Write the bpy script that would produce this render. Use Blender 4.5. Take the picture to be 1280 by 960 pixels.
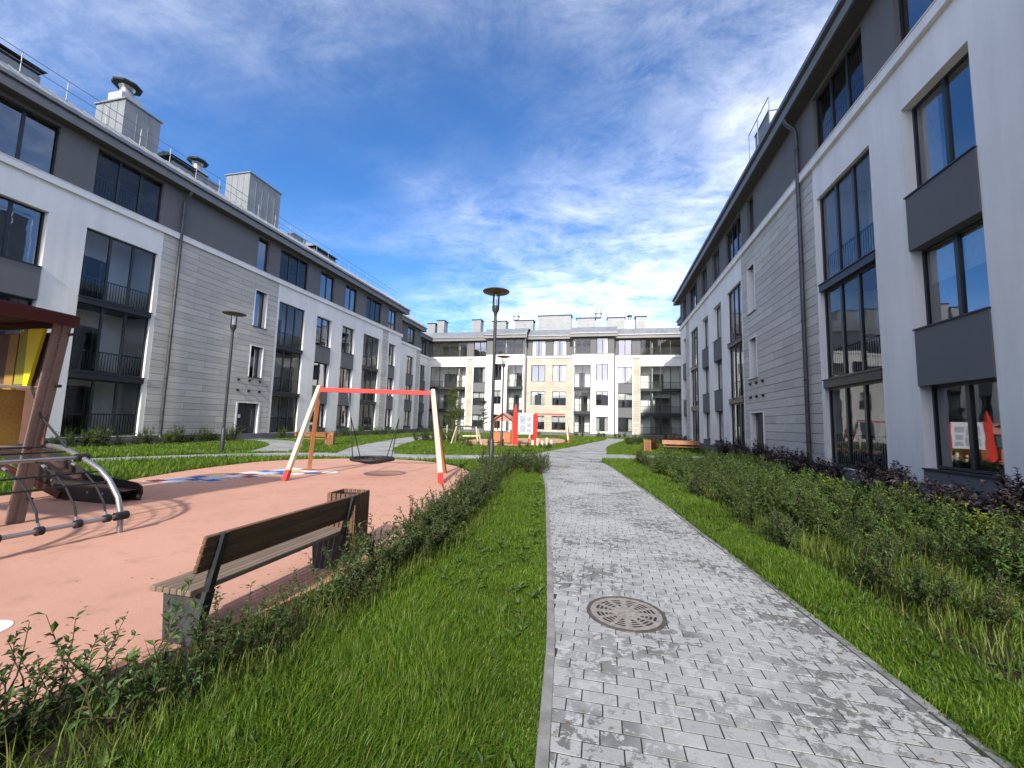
import bpy, bmesh, math, random
import numpy as np
from mathutils import Vector, Matrix, Quaternion

for o in list(bpy.data.objects): bpy.data.objects.remove(o)
SC = bpy.context.scene
COL = SC.collection
R = math.radians
random.seed(7)

# ------------------------------------------------------------------ camera
CAM_H = 1.6
yaw, pitch, roll = R(12.679), R(5.447), R(1.543)
fwd = Vector((-math.sin(yaw)*math.cos(pitch), math.cos(yaw)*math.cos(pitch), math.sin(pitch)))
rgt = Vector((math.cos(yaw), math.sin(yaw), 0)); upv = rgt.cross(fwd)
r2 = rgt*math.cos(roll) + upv*math.sin(roll); u2 = -rgt*math.sin(roll) + upv*math.cos(roll)
cd = bpy.data.cameras.new('camera'); cam = bpy.data.objects.new('camera', cd); COL.objects.link(cam)
m = Matrix((r2, u2, -fwd)).transposed().to_4x4(); m.translation = (0, 0, CAM_H)
cam.matrix_world = m
cd.sensor_width = 36; cd.lens = 509.15/1280*36; cd.clip_start = .05; cd.clip_end = 3000
SC.camera = cam
SC.render.resolution_x, SC.render.resolution_y = 1024, 768

# ------------------------------------------------------------------ sky, sun, exposure
SUN_EL, SUN_AZ = R(30.5), R(4)
SKY_STRENGTH, SUN_STRENGTH = .15, 1.0
CLOUD_GAIN, CLOUD_BASE = .9, 2.0
W = bpy.data.worlds.new('World'); SC.world = W; W.use_nodes = True
nt = W.node_tree; nt.nodes.clear()
def wn(t, **k):
    n = nt.nodes.new(t)
    for a, v in k.items(): setattr(n, a, v)
    return n
out = wn('ShaderNodeOutputWorld'); bg = wn('ShaderNodeBackground')
bg.inputs[1].default_value = SKY_STRENGTH
sky = wn('ShaderNodeTexSky', sky_type='NISHITA', sun_disc=False, sun_elevation=SUN_EL,
         sun_rotation=math.pi - SUN_AZ, altitude=0, air_density=.6, dust_density=.7, ozone_density=2.5)
tint = wn('ShaderNodeMix', data_type='RGBA', blend_type='MULTIPLY'); tint.inputs[0].default_value = 1
nt.links.new(sky.outputs[0], tint.inputs[6]); tint.inputs[7].default_value = (1.0, .88, .82, 1)
hsv = wn('ShaderNodeHueSaturation'); hsv.inputs['Saturation'].default_value = 1.42; hsv.inputs['Value'].default_value = .39
nt.links.new(tint.outputs[2], hsv.inputs['Color'])
tc = wn('ShaderNodeTexCoord'); sep = wn('ShaderNodeSeparateXYZ')
nt.links.new(tc.outputs['Generated'], sep.inputs[0])
def wmath(op, a, b=None, clamp=False):
    n = wn('ShaderNodeMath', operation=op, use_clamp=clamp)
    for i, v in enumerate((a, b)):
        if v is None: continue
        if isinstance(v, (int, float)): n.inputs[i].default_value = v
        else: nt.links.new(v, n.inputs[i])
    return n.outputs[0]
den = wmath('ADD', wmath('MAXIMUM', sep.outputs[2], 0.0), .16)
px, py = wmath('DIVIDE', sep.outputs[0], den), wmath('DIVIDE', sep.outputs[1], den)
cmb = wn('ShaderNodeCombineXYZ'); nt.links.new(px, cmb.inputs[0]); nt.links.new(py, cmb.inputs[1])
def wnoise(scale, detail, rough, dist, rot, stretch, loc):
    mp = wn('ShaderNodeMapping'); nt.links.new(cmb.outputs[0], mp.inputs[0])
    mp.inputs['Rotation'].default_value = (0, 0, rot); mp.inputs['Scale'].default_value = stretch
    mp.inputs['Location'].default_value = loc
    n = wn('ShaderNodeTexNoise'); nt.links.new(mp.outputs[0], n.inputs['Vector'])
    n.inputs['Scale'].default_value = scale; n.inputs['Detail'].default_value = detail
    n.inputs['Roughness'].default_value = rough; n.inputs['Distortion'].default_value = dist
    return n.outputs[0]
def wramp(v, lo, hi, interp='EASE'):
    r = wn('ShaderNodeValToRGB'); nt.links.new(v, r.inputs[0]); r.color_ramp.interpolation = interp
    r.color_ramp.elements[0].position = lo; r.color_ramp.elements[1].position = hi
    return r.outputs[0]
CL_A, CL_B = (4.15, 0.16, 0), (0.4, 2.2, 0)
big = wramp(wnoise(.33, 4, .55, .25, R(20), (1, 1, 1), CL_A), .41, .64)
wisp = wramp(wnoise(1.5, 12, .66, .55, R(-28), (.75, 1.25, 1), CL_B), .32, .74)
fine = wramp(wnoise(6.0, 12, .72, .35, R(-20), (.9, 1.2, 1), (1, 5, 0)), .32, .74)
veil = wramp(wnoise(.9, 8, .55, .8, R(40), (.45, 1.7, 1), (7, 1, 0)), .42, .85)
cl = wmath('MULTIPLY', big, wmath('ADD', wmath('MULTIPLY', wisp, .70), wmath('MULTIPLY', fine, .48)))
cl = wmath('ADD', cl, wmath('MULTIPLY', wmath('MULTIPLY', veil, wmath('ADD', fine, .35)), .22), clamp=True)
cl = wmath('ADD', wmath('MULTIPLY', cl, .74), .02)
bw = wn('ShaderNodeRGBToBW'); nt.links.new(hsv.outputs[0], bw.inputs[0])
clum = wmath('ADD', wmath('MULTIPLY', bw.outputs[0], CLOUD_GAIN), CLOUD_BASE)
cc = wn('ShaderNodeCombineColor')
nt.links.new(wmath('MULTIPLY', clum, 1.0), cc.inputs[0]); nt.links.new(clum, cc.inputs[1]); nt.links.new(wmath('MULTIPLY', clum, 1.03), cc.inputs[2])
mix = wn('ShaderNodeMix', data_type='RGBA'); nt.links.new(cl, mix.inputs[0])
nt.links.new(hsv.outputs[0], mix.inputs[6]); nt.links.new(cc.outputs[0], mix.inputs[7])
nt.links.new(mix.outputs[2], bg.inputs[0]); nt.links.new(bg.outputs[0], out.inputs[0])

sl = bpy.data.lights.new('sun', 'SUN'); so = bpy.data.objects.new('sun', sl); COL.objects.link(so)
sl.energy = SUN_STRENGTH; sl.angle = R(2.0); sl.color = (1, .95, .86)
sd = Vector((-math.sin(SUN_AZ)*math.cos(SUN_EL), math.cos(SUN_AZ)*math.cos(SUN_EL), -math.sin(SUN_EL)))
so.rotation_euler = sd.to_track_quat('-Z', 'Y').to_euler(); so.location = (5, -30, 30)

SC.view_settings.view_transform = 'Standard'; SC.view_settings.look = 'None'
SC.view_settings.exposure = 2.68; SC.view_settings.gamma = 1.0
SC.view_settings.use_curve_mapping = False

# ------------------------------------------------------------------ helpers
class MB:
    def __init__(s): s.v = []; s.f = []
    def quad(s, a, b, c, d):
        i = len(s.v); s.v += [tuple(a), tuple(b), tuple(c), tuple(d)]; s.f.append((i, i+1, i+2, i+3)); return s
    def tri(s, a, b, c):
        i = len(s.v); s.v += [tuple(a), tuple(b), tuple(c)]; s.f.append((i, i+1, i+2)); return s
    def box(s, x0, x1, y0, y1, z0, z1, M=None):
        i = len(s.v)
        P = [(x0,y0,z0),(x1,y0,z0),(x1,y1,z0),(x0,y1,z0),(x0,y0,z1),(x1,y0,z1),(x1,y1,z1),(x0,y1,z1)]
        if M is not None: P = [tuple(M @ Vector(p)) for p in P]
        s.v += P
        s.f += [(i,i+3,i+2,i+1),(i+4,i+5,i+6,i+7),(i,i+1,i+5,i+4),(i+1,i+2,i+6,i+5),(i+2,i+3,i+7,i+6),(i+3,i,i+4,i+7)]
        return s
    def bbox(s, x0, x1, y0, y1, z0, z1, b=.006, M=None):
        """box with chamfered vertical and top edges"""
        poly = [(x0+b,y0),(x1-b,y0),(x1,y0+b),(x1,y1-b),(x1-b,y1),(x0+b,y1),(x0,y1-b),(x0,y0+b)]
        cx, cy = (x0+x1)/2, (y0+y1)/2
        def ins(p): return (p[0]+(b if p[0] < cx else -b), p[1]+(b if p[1] < cy else -b))
        i = len(s.v); n = 8
        P = [(p[0],p[1],z0) for p in poly]+[(p[0],p[1],z1-b) for p in poly]+[(*ins(p),z1) for p in poly]
        if M is not None: P = [tuple(M @ Vector(p)) for p in P]
        s.v += P
        for k in range(2):
            for j in range(n):
                a = i+k*n+j; c = i+k*n+(j+1) % n
                s.f.append((a, c, c+n, a+n))
        s.f.append(tuple(i+2*n+j for j in range(n))); s.f.append(tuple(i+n-1-j for j in range(n)))
        return s
    def prism(s, poly, z0, z1, M=None):
        n = len(poly); i = len(s.v)
        P = [(x,y,z0) for x, y in poly]+[(x,y,z1) for x, y in poly]
        if M is not None: P = [tuple(M @ Vector(p)) for p in P]
        s.v += P
        s.f.append(tuple(i+n-1-j for j in range(n))); s.f.append(tuple(i+n+j for j in range(n)))
        for j in range(n):
            k = (j+1) % n; s.f.append((i+j, i+k, i+n+k, i+n+j))
        return s
    def tube(s, pts, r, seg=8, caps=True):
        pts = [Vector(p) for p in pts]; n = len(pts)
        rr = r if isinstance(r, (list, tuple)) else [r]*n
        base = len(s.v); ref = None
        for k, p in enumerate(pts):
            t = (pts[min(k+1, n-1)]-pts[max(k-1, 0)]).normalized()
            if ref is None:
                ref = Vector((0,0,1)) if abs(t.z) < .9 else Vector((1,0,0))
            a = (ref - t*ref.dot(t)).normalized(); b = t.cross(a); ref = a
            for j in range(seg):
                w = 2*math.pi*j/seg
                s.v.append(tuple(p + (a*math.cos(w)+b*math.sin(w))*rr[k]))
        for k in range(n-1):
            for j in range(seg):
                a = base+k*seg+j; b = base+k*seg+(j+1) % seg
                s.f.append((a, b, b+seg, a+seg))
        if caps:
            s.f.append(tuple(base+seg-1-j for j in range(seg)))
            s.f.append(tuple(base+(n-1)*seg+j for j in range(seg)))
        return s
    def lathe(s, prof, seg=24, c=(0,0,0)):
        base = len(s.v); n = len(prof)
        for r_, z in prof:
            for j in range(seg):
                w = 2*math.pi*j/seg; s.v.append((c[0]+r_*math.cos(w), c[1]+r_*math.sin(w), c[2]+z))
        for k in range(n-1):
            for j in range(seg):
                a = base+k*seg+j; b = base+k*seg+(j+1) % seg
                s.f.append((a, b, b+seg, a+seg))
        return s
    def mesh(s, name, mat=None, smooth=False):
        me = bpy.data.meshes.new(name); me.from_pydata(s.v, [], s.f); me.update()
        if mat: me.materials.append(mat)
        if smooth: me.polygons.foreach_set('use_smooth', [True]*len(me.polygons))
        return me
    def build(s, name, mat, parent=None, loc=(0,0,0), rotz=0, smooth=False):
        return put(s.mesh(name, mat, smooth), name, parent, loc, rotz)

def put(me, name, parent=None, loc=(0,0,0), rotz=0):
    o = bpy.data.objects.new(name, me); COL.objects.link(o)
    o.parent = parent; o.location = loc
    if rotz: o.rotation_euler = (0, 0, rotz)
    return o
def empty(name, loc=(0,0,0), rotz=0): 
    o = put(None, name, None, loc, rotz); o.empty_display_size = .3; return o
def tag(o, label, cat, group=None, kind=None):
    o['label'] = label; o['category'] = cat
    if group: o['group'] = group
    if kind: o['kind'] = kind
    return o
def copy_tree(o, parent=None):
    c = o.copy(); COL.objects.link(c); c.parent = parent
    for ch in list(o.children): copy_tree(ch, c)
    return c
def smooth_angle(o, deg=40):
    me = o.data
    me.polygons.foreach_set('use_smooth', [True]*len(me.polygons))
    try: me.set_sharp_from_angle(angle=R(deg))
    except Exception: pass
    return o

# ------------------------------------------------------------------ materials
class NT:
    def __init__(s, name):
        s.m = bpy.data.materials.new(name); s.m.use_nodes = True; s.t = s.m.node_tree
        s.b = s.t.nodes['Principled BSDF']; s.out = s.t.nodes['Material Output']
    def n(s, t, **k):
        n = s.t.nodes.new(t)
        for a, v in k.items(): setattr(n, a, v)
        return n
    def l(s, a, b): s.t.links.new(a, b)
    def coord(s, kind='obj'):
        if kind == 'pos': return s.n('ShaderNodeNewGeometry').outputs['Position']
        return s.n('ShaderNodeTexCoord').outputs['Object']
    def noise(s, co, scale, detail=4, rough=.55, stretch=None, dist=0):
        if stretch:
            mp = s.n('ShaderNodeMapping'); s.l(co, mp.inputs[0]); mp.inputs['Scale'].default_value = stretch; co = mp.outputs[0]
        n = s.n('ShaderNodeTexNoise'); s.l(co, n.inputs['Vector'])
        n.inputs['Scale'].default_value = scale; n.inputs['Detail'].default_value = detail
        n.inputs['Roughness'].default_value = rough; n.inputs['Distortion'].default_value = dist
        return n.outputs[0]
    def ramp(s, v, *stops):
        r = s.n('ShaderNodeValToRGB'); s.l(v, r.inputs[0]); e = r.color_ramp.elements
        while len(e) < len(stops): e.new(.5)
        for q, (p, c) in zip(e, stops):
            q.position = p; q.color = (*c, 1) if isinstance(c, tuple) else (c, c, c, 1)
        return r.outputs[0]
    def mixc(s, f, a, b, mode='MIX'):
        n = s.n('ShaderNodeMix', data_type='RGBA', blend_type=mode)
        for i, v in ((0, f), (6, a), (7, b)):
            if isinstance(v, (int, float)): n.inputs[i].default_value = v
            elif isinstance(v, tuple): n.inputs[i].default_value = (*v, 1)
            else: s.l(v, n.inputs[i])
        return n.outputs[2]
    def math(s, op, a, b, clamp=False):
        n = s.n('ShaderNodeMath', operation=op, use_clamp=clamp)
        for i, v in enumerate((a, b)):
            if isinstance(v, (int, float)): n.inputs[i].default_value = v
            else: s.l(v, n.inputs[i])
        return n.outputs[0]
    def bump(s, h, strength=.3, dist=.01):
        b = s.n('ShaderNodeBump'); b.inputs['Strength'].default_value = strength; b.inputs['Distance'].default_value = dist
        s.l(h, b.inputs['Height']); s.l(b.outputs[0], s.b.inputs['Normal'])
    def col(s, c):
        if isinstance(c, tuple): s.b.inputs['Base Color'].default_value = (*c, 1)
        else: s.l(c, s.b.inputs['Base Color'])
    def rough(s, v):
        if isinstance(v, (int, float)): s.b.inputs['Roughness'].default_value = v
        else: s.l(v, s.b.inputs['Roughness'])
    def spec(s, v): s.b.inputs['Specular IOR Level'].default_value = v

def basic(name, c, rough=.6, metal=0, var=.15, scale=6, bump=0, coord='obj', spec=.4, stretch=None):
    t = NT(name); co = t.coord(coord)
    n = t.noise(co, scale, 5, .6, stretch)
    lo = tuple(x*(1-var) for x in c); hi = tuple(min(1, x*(1+var)) for x in c)
    t.col(t.ramp(n, (.3, lo), (.7, hi))); t.rough(rough); t.b.inputs['Metallic'].default_value = metal; t.spec(spec)
    if bump: t.bump(t.noise(co, scale*8, 3), bump, .004)
    return t.m

def plaster(name, c, var=.06, streak=.10):
    t = NT(name); co = t.coord('pos')
    big = t.ramp(t.noise(co, .35, 4, .6), (.3, 1-var), (.7, 1.0))
    st = t.ramp(t.noise(co, .9, 5, .65, (1.2, 1.2, .12)), (.35, 1-streak), (.62, 1.0))
    a = t.mixc(1.0, tuple(c), big, 'MULTIPLY'); a = t.mixc(1.0, a, st, 'MULTIPLY')
    t.col(a); t.rough(.88); t.spec(.25)
    t.bump(t.noise(co, 90, 3, .7), .25, .004)
    return t.m

M = {}
M['white'] = plaster('white_plaster', (.87, .855, .81), .09, .13)
M['grey_plaster'] = plaster('grey_plaster', (.155, .155, .155), .10, .10)
M['spandrel'] = plaster('spandrel_grey', (.150, .153, .160), .06, .06)
M['plinth'] = plaster('plinth_grey', (.15, .155, .165), .2, .2)
M['frame'] = basic('window_frame', (.022, .025, .028), .38, 0, .1, 3, 0, spec=.5)
M['darkmetal'] = basic('dark_metal', (.035, .038, .042), .45, .2, .2, 4)
M['pipe'] = basic('downpipe_metal', (.075, .078, .082), .42, .4, .2, 2)
M['fascia'] = basic('fascia_grey', (.17, .165, .16), .5, 0, .12, 1.2, coord='pos')
M['gutter'] = basic('gutter_grey', (.20, .205, .21), .42, .35, .15, 2, coord='pos')
M['soffit'] = basic('soffit_grey', (.09, .088, .086), .8, 0, .1, 2, coord='pos')
M['zinc'] = basic('zinc_sheet', (.20, .212, .216), .5, .2, .12, 1.5, coord='pos')
M['zincwhite'] = basic('pale_sheet', (.36, .37, .38), .45, .2, .08, 1.5, coord='pos')
M['steel'] = basic('galvanised_steel', (.34, .35, .36), .38, .8, .1, 5)
M['rail'] = basic('rail_paint', (.20, .205, .21), .5, .3, .1, 4)
M['roof'] = basic('roof_sheet', (.24, .255, .27), .42, .35, .14, .8, coord='pos')
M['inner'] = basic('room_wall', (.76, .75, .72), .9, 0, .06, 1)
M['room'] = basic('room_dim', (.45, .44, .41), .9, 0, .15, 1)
M['curtain'] = basic('curtain_cloth', (.62, .60, .56), .9, 0, .1, 6)
M['black'] = basic('black_rubber', (.014, .014, .015), .6, 0, .2, 8)
M['concrete'] = basic('kerb_concrete', (.20, .198, .19), .9, 0, .3, 7, .4, coord='pos')
M['soil'] = basic('soil', (.030, .022, .015), .95, 0, .5, 14, 1.0, coord='pos')
M['red'] = basic('red_paint', (.62, .045, .035), .42, 0, .08, 3)
M['yellow'] = basic('yellow_panel', (.72, .68, .02), .4, 0, .05, 3)
M['maroon'] = basic('maroon_panel', (.050, .006, .004), .5, 0, .2, 3)
M['shaded_yellow'] = basic('shaded_yellow_panel', (.30, .28, .03), .5, 0, .1, 3)  # darker copy of the yellow, shade put into the colour
M['slideboard'] = basic('slide_board', (.030, .024, .022), .6, 0, .25, 5)
M['legplate'] = basic('bench_leg_plate', (.042, .044, .049), .62, .1, .25, 9)
M['marking_white'] = basic('marking_white', (.72, .72, .70), .8, 0, .12, 12, coord='pos')
M['marking_blue'] = basic('marking_blue', (.06, .11, .28), .8, 0, .12, 12, coord='pos')
M['marking_yellow'] = basic('marking_yellow', (.75, .48, .12), .8, 0, .12, 12, coord='pos')
M['marking_maroon'] = basic('marking_maroon', (.24, .06, .06), .8, 0, .12, 12, coord='pos')
M['marking_sky'] = basic('marking_pale_blue', (.40, .52, .66), .8, 0, .12, 12, coord='pos')
M['board'] = basic('board_white', (.68, .70, .74), .35, 0, .03, 2)
M['print_grey'] = basic('print_grey', (.36, .39, .46), .45, 0, .25, 9)

def wood(name, a, b, rough=.6, scale=6):
    t = NT(name); co = t.coord('obj')
    oi = t.n('ShaderNodeObjectInfo')
    g = t.noise(co, scale, 6, .65, (.6, 14, 14), .6)
    c = t.ramp(g, (.3, a), (.72, b))
    c = t.mixc(1.0, c, t.ramp(oi.outputs['Random'], (0, .72), (1, 1.0)), 'MULTIPLY')
    t.col(c); t.rough(rough); t.bump(g, .2, .003)
    return t.m
M['wood_dark'] = wood('weathered_brown_wood', (.085, .042, .024), (.215, .115, .066), .55)
M['wood_seat'] = wood('weathered_seat_wood', (.15, .105, .070), (.27, .20, .14), .65)
M['wood_orange'] = wood('orange_brown_timber', (.30, .115, .040), (.47, .20, .08), .55)
M['wood_pale'] = wood('pale_laminated_timber', (.60, .50, .34), (.80, .70, .52), .5, 4)
M['wood_leg'] = wood('greyish_brown_leg', (.17, .125, .11), (.30, .24, .21), .6, 4)
M['ply'] = wood('ochre_plywood', (.29, .165, .03), (.42, .26, .06), .5, 2)
M['brown_panel'] = basic('brown_panel', (.11, .055, .04), .55, 0, .2, 4)

def glass(name, tint=(.84, .89, .89), base=.15, gain=1.35):
    t = NT(name); t.t.nodes.remove(t.b)
    fr = t.n('ShaderNodeFresnel'); fr.inputs[0].default_value = 1.6
    f = t.math('ADD', t.math('MULTIPLY', fr.outputs[0], gain), base, True)
    tr = t.n('ShaderNodeBsdfTransparent'); tr.inputs[0].default_value = (*tint, 1)
    gl = t.n('ShaderNodeBsdfGlossy'); gl.inputs['Roughness'].default_value = .015
    gl.inputs['Color'].default_value = (.92, .95, 1, 1)
    co = t.coord('pos'); b = t.n('ShaderNodeBump'); b.inputs['Strength'].default_value = .06; b.inputs['Distance'].default_value = .02
    t.l(t.noise(co, 1.3, 2), b.inputs['Height']); t.l(b.outputs[0], gl.inputs['Normal'])
    mx = t.n('ShaderNodeMixShader'); t.l(f, mx.inputs[0]); t.l(tr.outputs[0], mx.inputs[1]); t.l(gl.outputs[0], mx.inputs[2])
    t.l(mx.outputs[0], t.out.inputs[0])
    return t.m
M['glass'] = glass('window_glass')
M['glass_loggia'] = glass('loggia_glass', (.90, .94, .94), .0, .85)
M['lampglass'] = glass('lamp_glass', (.93, .95, .96), .02)

def cladding(name='stone_cladding', island=False, warm=0, beige=False):
    t = NT(name); co = t.coord('pos')
    g = t.noise(co, 3.2, 7, .7, (.5, .5, 3.2), .4)
    c = t.ramp(g, (.25, (.49+warm, .465+warm*.9, .415+warm*.4)), (.75, (.64+warm, .612+warm*.9, .555+warm*.4)))
    if beige: c = t.ramp(g, (.25, (.43, .385, .31)), (.75, (.54, .495, .41)))
    if island: rv = t.n('ShaderNodeNewGeometry').outputs['Random Per Island']
    else: rv = t.n('ShaderNodeObjectInfo').outputs['Random']
    c = t.mixc(1.0, c, t.ramp(rv, (0, .80), (1, 1.0)), 'MULTIPLY')
    t.col(c); t.rough(.85); t.spec(.25); t.bump(t.noise(co, 40, 4, .7, (.5, .5, 3)), .3, .005)
    return t.m
M['clad'] = cladding(); M['clad_j'] = cladding('stone_cladding_joined', True)
M['clad_w'] = cladding('warm_cladding', True, 0, True)
M['joint'] = basic('cladding_joint', (.10, .097, .09), .95, 0, .1, 3)

def paving(name, lines=False):
    t = NT(name); co = t.coord('pos'); geo = t.n('ShaderNodeNewGeometry'); oi = t.n('ShaderNodeObjectInfo')
    base = t.ramp(t.noise(co, 55, 4, .7), (.25, (.325, .33, .325)), (.75, (.42, .425, .42)))
    rv = t.math('FRACT', t.math('ADD', geo.outputs['Random Per Island'], oi.outputs['Random']), 0)
    base = t.mixc(1.0, base, t.ramp(rv, (0, .78), (.5, .95), (1, 1.06)), 'MULTIPLY')
    # dark damp stains: large clustered zones broken up by finer noise, irregular per brick
    zone = t.ramp(t.noise(co, .8, 4, .6), (.40, .15), (.56, 1.0))
    spot = t.noise(co, 13, 7, .74, None, .5)
    spot = t.math('ADD', spot, t.math('MULTIPLY', t.math('SUBTRACT', rv, .5), .16))
    st = t.ramp(spot, (.485, 0.0), (.53, 1.0))
    fac = t.math('MULTIPLY', zone, st)
    small = t.ramp(t.noise(co, 26, 4, .6), (.66, 0.0), (.70, 1.0))
    fac = t.math('MAXIMUM', fac, t.math('MULTIPLY', small, .55))
    c = t.mixc(t.math('MULTIPLY', fac, .88), base, (.105, .104, .10))
    if lines:
        br = t.n('ShaderNodeTexBrick'); t.l(co, br.inputs['Vector']); br.inputs['Scale'].default_value = 1
        br.inputs['Brick Width'].default_value = .206; br.inputs['Row Height'].default_value = .104
        br.inputs['Mortar Size'].default_value = .005
        c = t.mixc(t.math('MULTIPLY', br.outputs['Fac'], .55), c, (.09, .088, .082))
    t.col(c); t.rough(.82); t.spec(.3); t.bump(t.noise(co, 160, 4, .7), .35, .003)
    return t.m
M['paver'] = paving('paver_concrete'); M['paving_far'] = paving('paver_far', True)
M['joint_sand'] = basic('joint_sand', (.034, .032, .028), .95, 0, .4, 30, .5, coord='pos')

def rubber():
    t = NT('pink_rubber'); co = t.coord('pos')
    g = t.ramp(t.noise(co, 150, 4, .85), (.3, (.43, .228, .163)), (.7, (.64, .36, .262)))
    b = t.ramp(t.noise(co, .45, 6, .65), (.28, .80), (.52, .95), (.75, 1.04))
    d = t.ramp(t.noise(co, 2.6, 6, .72), (.30, .82), (.46, 1.0))
    c = t.mixc(1.0, t.mixc(1.0, g, b, 'MULTIPLY'), d, 'MULTIPLY')
    t.col(c); t.rough(.92); t.spec(.2); t.bump(t.noise(co, 320, 2, .8), .5, .004)
    return t.m
M['rubber'] = rubber()

def ground_mat():
    t = NT('lawn_ground'); co = t.coord('pos')
    g = t.ramp(t.noise(co, 9, 6, .7), (.3, (.022, .030, .010)), (.55, (.05, .085, .016)), (.8, (.075, .12, .022)))
    t.col(g); t.rough(.95); t.spec(.1); t.bump(t.noise(co, 40, 4), .8, .03)
    return t.m
M['ground'] = ground_mat()

def leafmat(name, stops, trans=.35, rough=.5, spec=.35, patch=1.2):
    t = NT(name); geo = t.n('ShaderNodeNewGeometry'); oi = t.n('ShaderNodeObjectInfo')
    c = t.ramp(geo.outputs['Random Per Island'], *stops)
    pn = t.ramp(t.noise(geo.outputs['Position'], patch, 4, .6), (.3, .70), (.7, 1.15))
    c = t.mixc(1.0, c, pn, 'MULTIPLY')
    c = t.mixc(1.0, c, t.ramp(oi.outputs['Random'], (0, .82), (1, 1.1)), 'MULTIPLY')
    t.col(c); t.rough(rough); t.spec(spec)
    tl = t.n('ShaderNodeBsdfTranslucent'); t.l(c, tl.inputs[0])
    mx = t.n('ShaderNodeMixShader'); mx.inputs[0].default_value = trans
    t.l(t.b.outputs[0], mx.inputs[1]); t.l(tl.outputs[0], mx.inputs[2]); t.l(mx.outputs[0], t.out.inputs[0])
    return t.m
M['grass'] = leafmat('grass_blades', ((0, (.070, .145, .010)), (.5, (.118, .225, .014)), (.9, (.18, .285, .022)), (1, (.36, .31, .10))), .48, .45, .35, .9)
M['tallgrass'] = leafmat('tall_grass', ((0, (.075, .125, .014)), (.5, (.125, .19, .022)), (.85, (.18, .235, .035)), (1, (.30, .26, .10))), .42, .5, .3, 1.1)
M['leaf'] = leafmat('spirea_leaf', ((0, (.036, .078, .020)), (.5, (.066, .125, .028)), (.9, (.105, .16, .035)), (1, (.14, .09, .04))), .32, .5, .35)
M['leaf_dry'] = leafmat('dry_leaf', ((0, (.16, .09, .03)), (.5, (.26, .17, .06)), (1, (.20, .20, .05))), .1, .7, .2)
M['leaf_b'] = leafmat('green_shrub_leaf', ((0, (.045, .098, .020)), (.5, (.085, .16, .030)), (1, (.15, .215, .045))), .34, .5, .3)
M['leaf_p'] = leafmat('purple_leaf', ((0, (.024, .018, .022)), (.55, (.050, .034, .040)), (1, (.10, .066, .072))), .18, .45, .4)
M['leaf_y'] = leafmat('yellow_leaf', ((0, (.12, .17, .02)), (.5, (.20, .24, .03)), (1, (.30, .32, .05))), .35, .5, .3)
M['leaf_t'] = leafmat('tree_leaf', ((0, (.045, .085, .016)), (.5, (.085, .135, .025)), (1, (.16, .20, .04))), .35, .5, .3)
M['leaf_td'] = leafmat('dark_tree_leaf', ((0, (.016, .036, .012)), (.5, (.030, .060, .018)), (1, (.06, .09, .025))), .25, .5, .3)
M['leaf_r'] = leafmat('reddish_leaf', ((0, (.06, .022, .014)), (.5, (.12, .045, .022)), (1, (.10, .09, .03))), .25, .5, .3)
M['stem'] = basic('woody_stem', (.055, .038, .024), .85, 0, .3, 20)
M['bark'] = basic('bark', (.10, .078, .055), .9, 0, .3, 20, .6)

# ------------------------------------------------------------------ ground plan (metres, camera foot = origin)
YL = [-2, 2.05, 2.49, 3.2, 4.98, 6.98, 10.36, 13.69, 18.1]; XL = [-.20, -.235, -.275, -.335, -.575, -.86, -1.34, -1.91, -2.67]
YR = [-2, 2.6, 3.03, 3.47, 4.26, 5.33, 6.64, 9.0, 12.3, 16.1, 18.3]; XR = [2.05, 1.9, 1.84, 1.8, 1.72, 1.63, 1.46, 1.23, .82, .34, -.05]
YH = [-2, 1.56, 2.2, 2.75, 3.6, 4.9, 6.6, 9.9, 12.7, 14.3]; XH = [-2.2, -2.2, -2.1, -2.0, -1.95, -1.87, -1.95, -2.45, -2.75, -2.35]
YB = [-2, 3.5, 4.4, 5.1, 5.9, 7.3, 8.2, 10.2, 12.6, 16, 18.5]; XB = [2.68, 2.56, 2.48, 2.45, 2.36, 2.32, 2.27, 2.22, 2.08, 1.75, 1.55]
xl = lambda y: np.interp(y, YL, XL)
xr = lambda y: np.interp(y, YR, XR)
xh = lambda y: np.interp(y, YH, XH)
xb = lambda y: np.interp(y, YB, XB)
PLAY = [(-3.1,-4),(-3.05,1.6),(-2.88,2.2),(-2.72,2.9),(-2.60,3.7),(-2.58,5),(-2.66,6.3),(-3.1,9.0),(-3.7,11.4),(-4.4,13.0),(-5.4,14.2),(-6.6,14.95),(-8.25,15.2),(-9.9,14.6),(-11.1,13.5),(-11.7,12),(-11.5,9.6),(-10.95,7.6),(-10.8,6),(-10.8,3),(-11,-4)]
FARPLAY = [(-11,31),(-11.4,34),(-11.2,36.8),(-9.2,41.5),(-5.5,45),(-4,43),(-3.4,36),(-4.4,31.6),(-5.4,28.4),(-7,27),(-8.6,27.3),(-10.2,28.8)]
def ribbon(center, width):
    c = [Vector((x, y, 0)) for x, y in center]
    # Catmull-Rom resample
    pts = []
    for i in range(len(c)-1):
        p0, p1, p2, p3 = c[max(i-1,0)], c[i], c[i+1], c[min(i+2, len(c)-1)]
        for k in range(6):
            t = k/6
            pts.append(.5*((2*p1)+(p2-p0)*t+(2*p0-5*p1+4*p2-p3)*t*t+(-p0+3*p1-3*p2+p3)*t**3))
    pts.append(c[-1]); L, Rr = [], []
    n = len(pts)
    for i, p in enumerate(pts):
        d = (pts[min(i+1,n-1)]-pts[max(i-1,0)]).normalized(); nn = Vector((-d.y, d.x, 0))
        w = np.interp(i/(n-1), np.linspace(0, 1, len(width)), width)/2 if isinstance(width, (list, tuple)) else width/2
        L.append(p+nn*w); Rr.append(p-nn*w)
    return L, Rr
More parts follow.
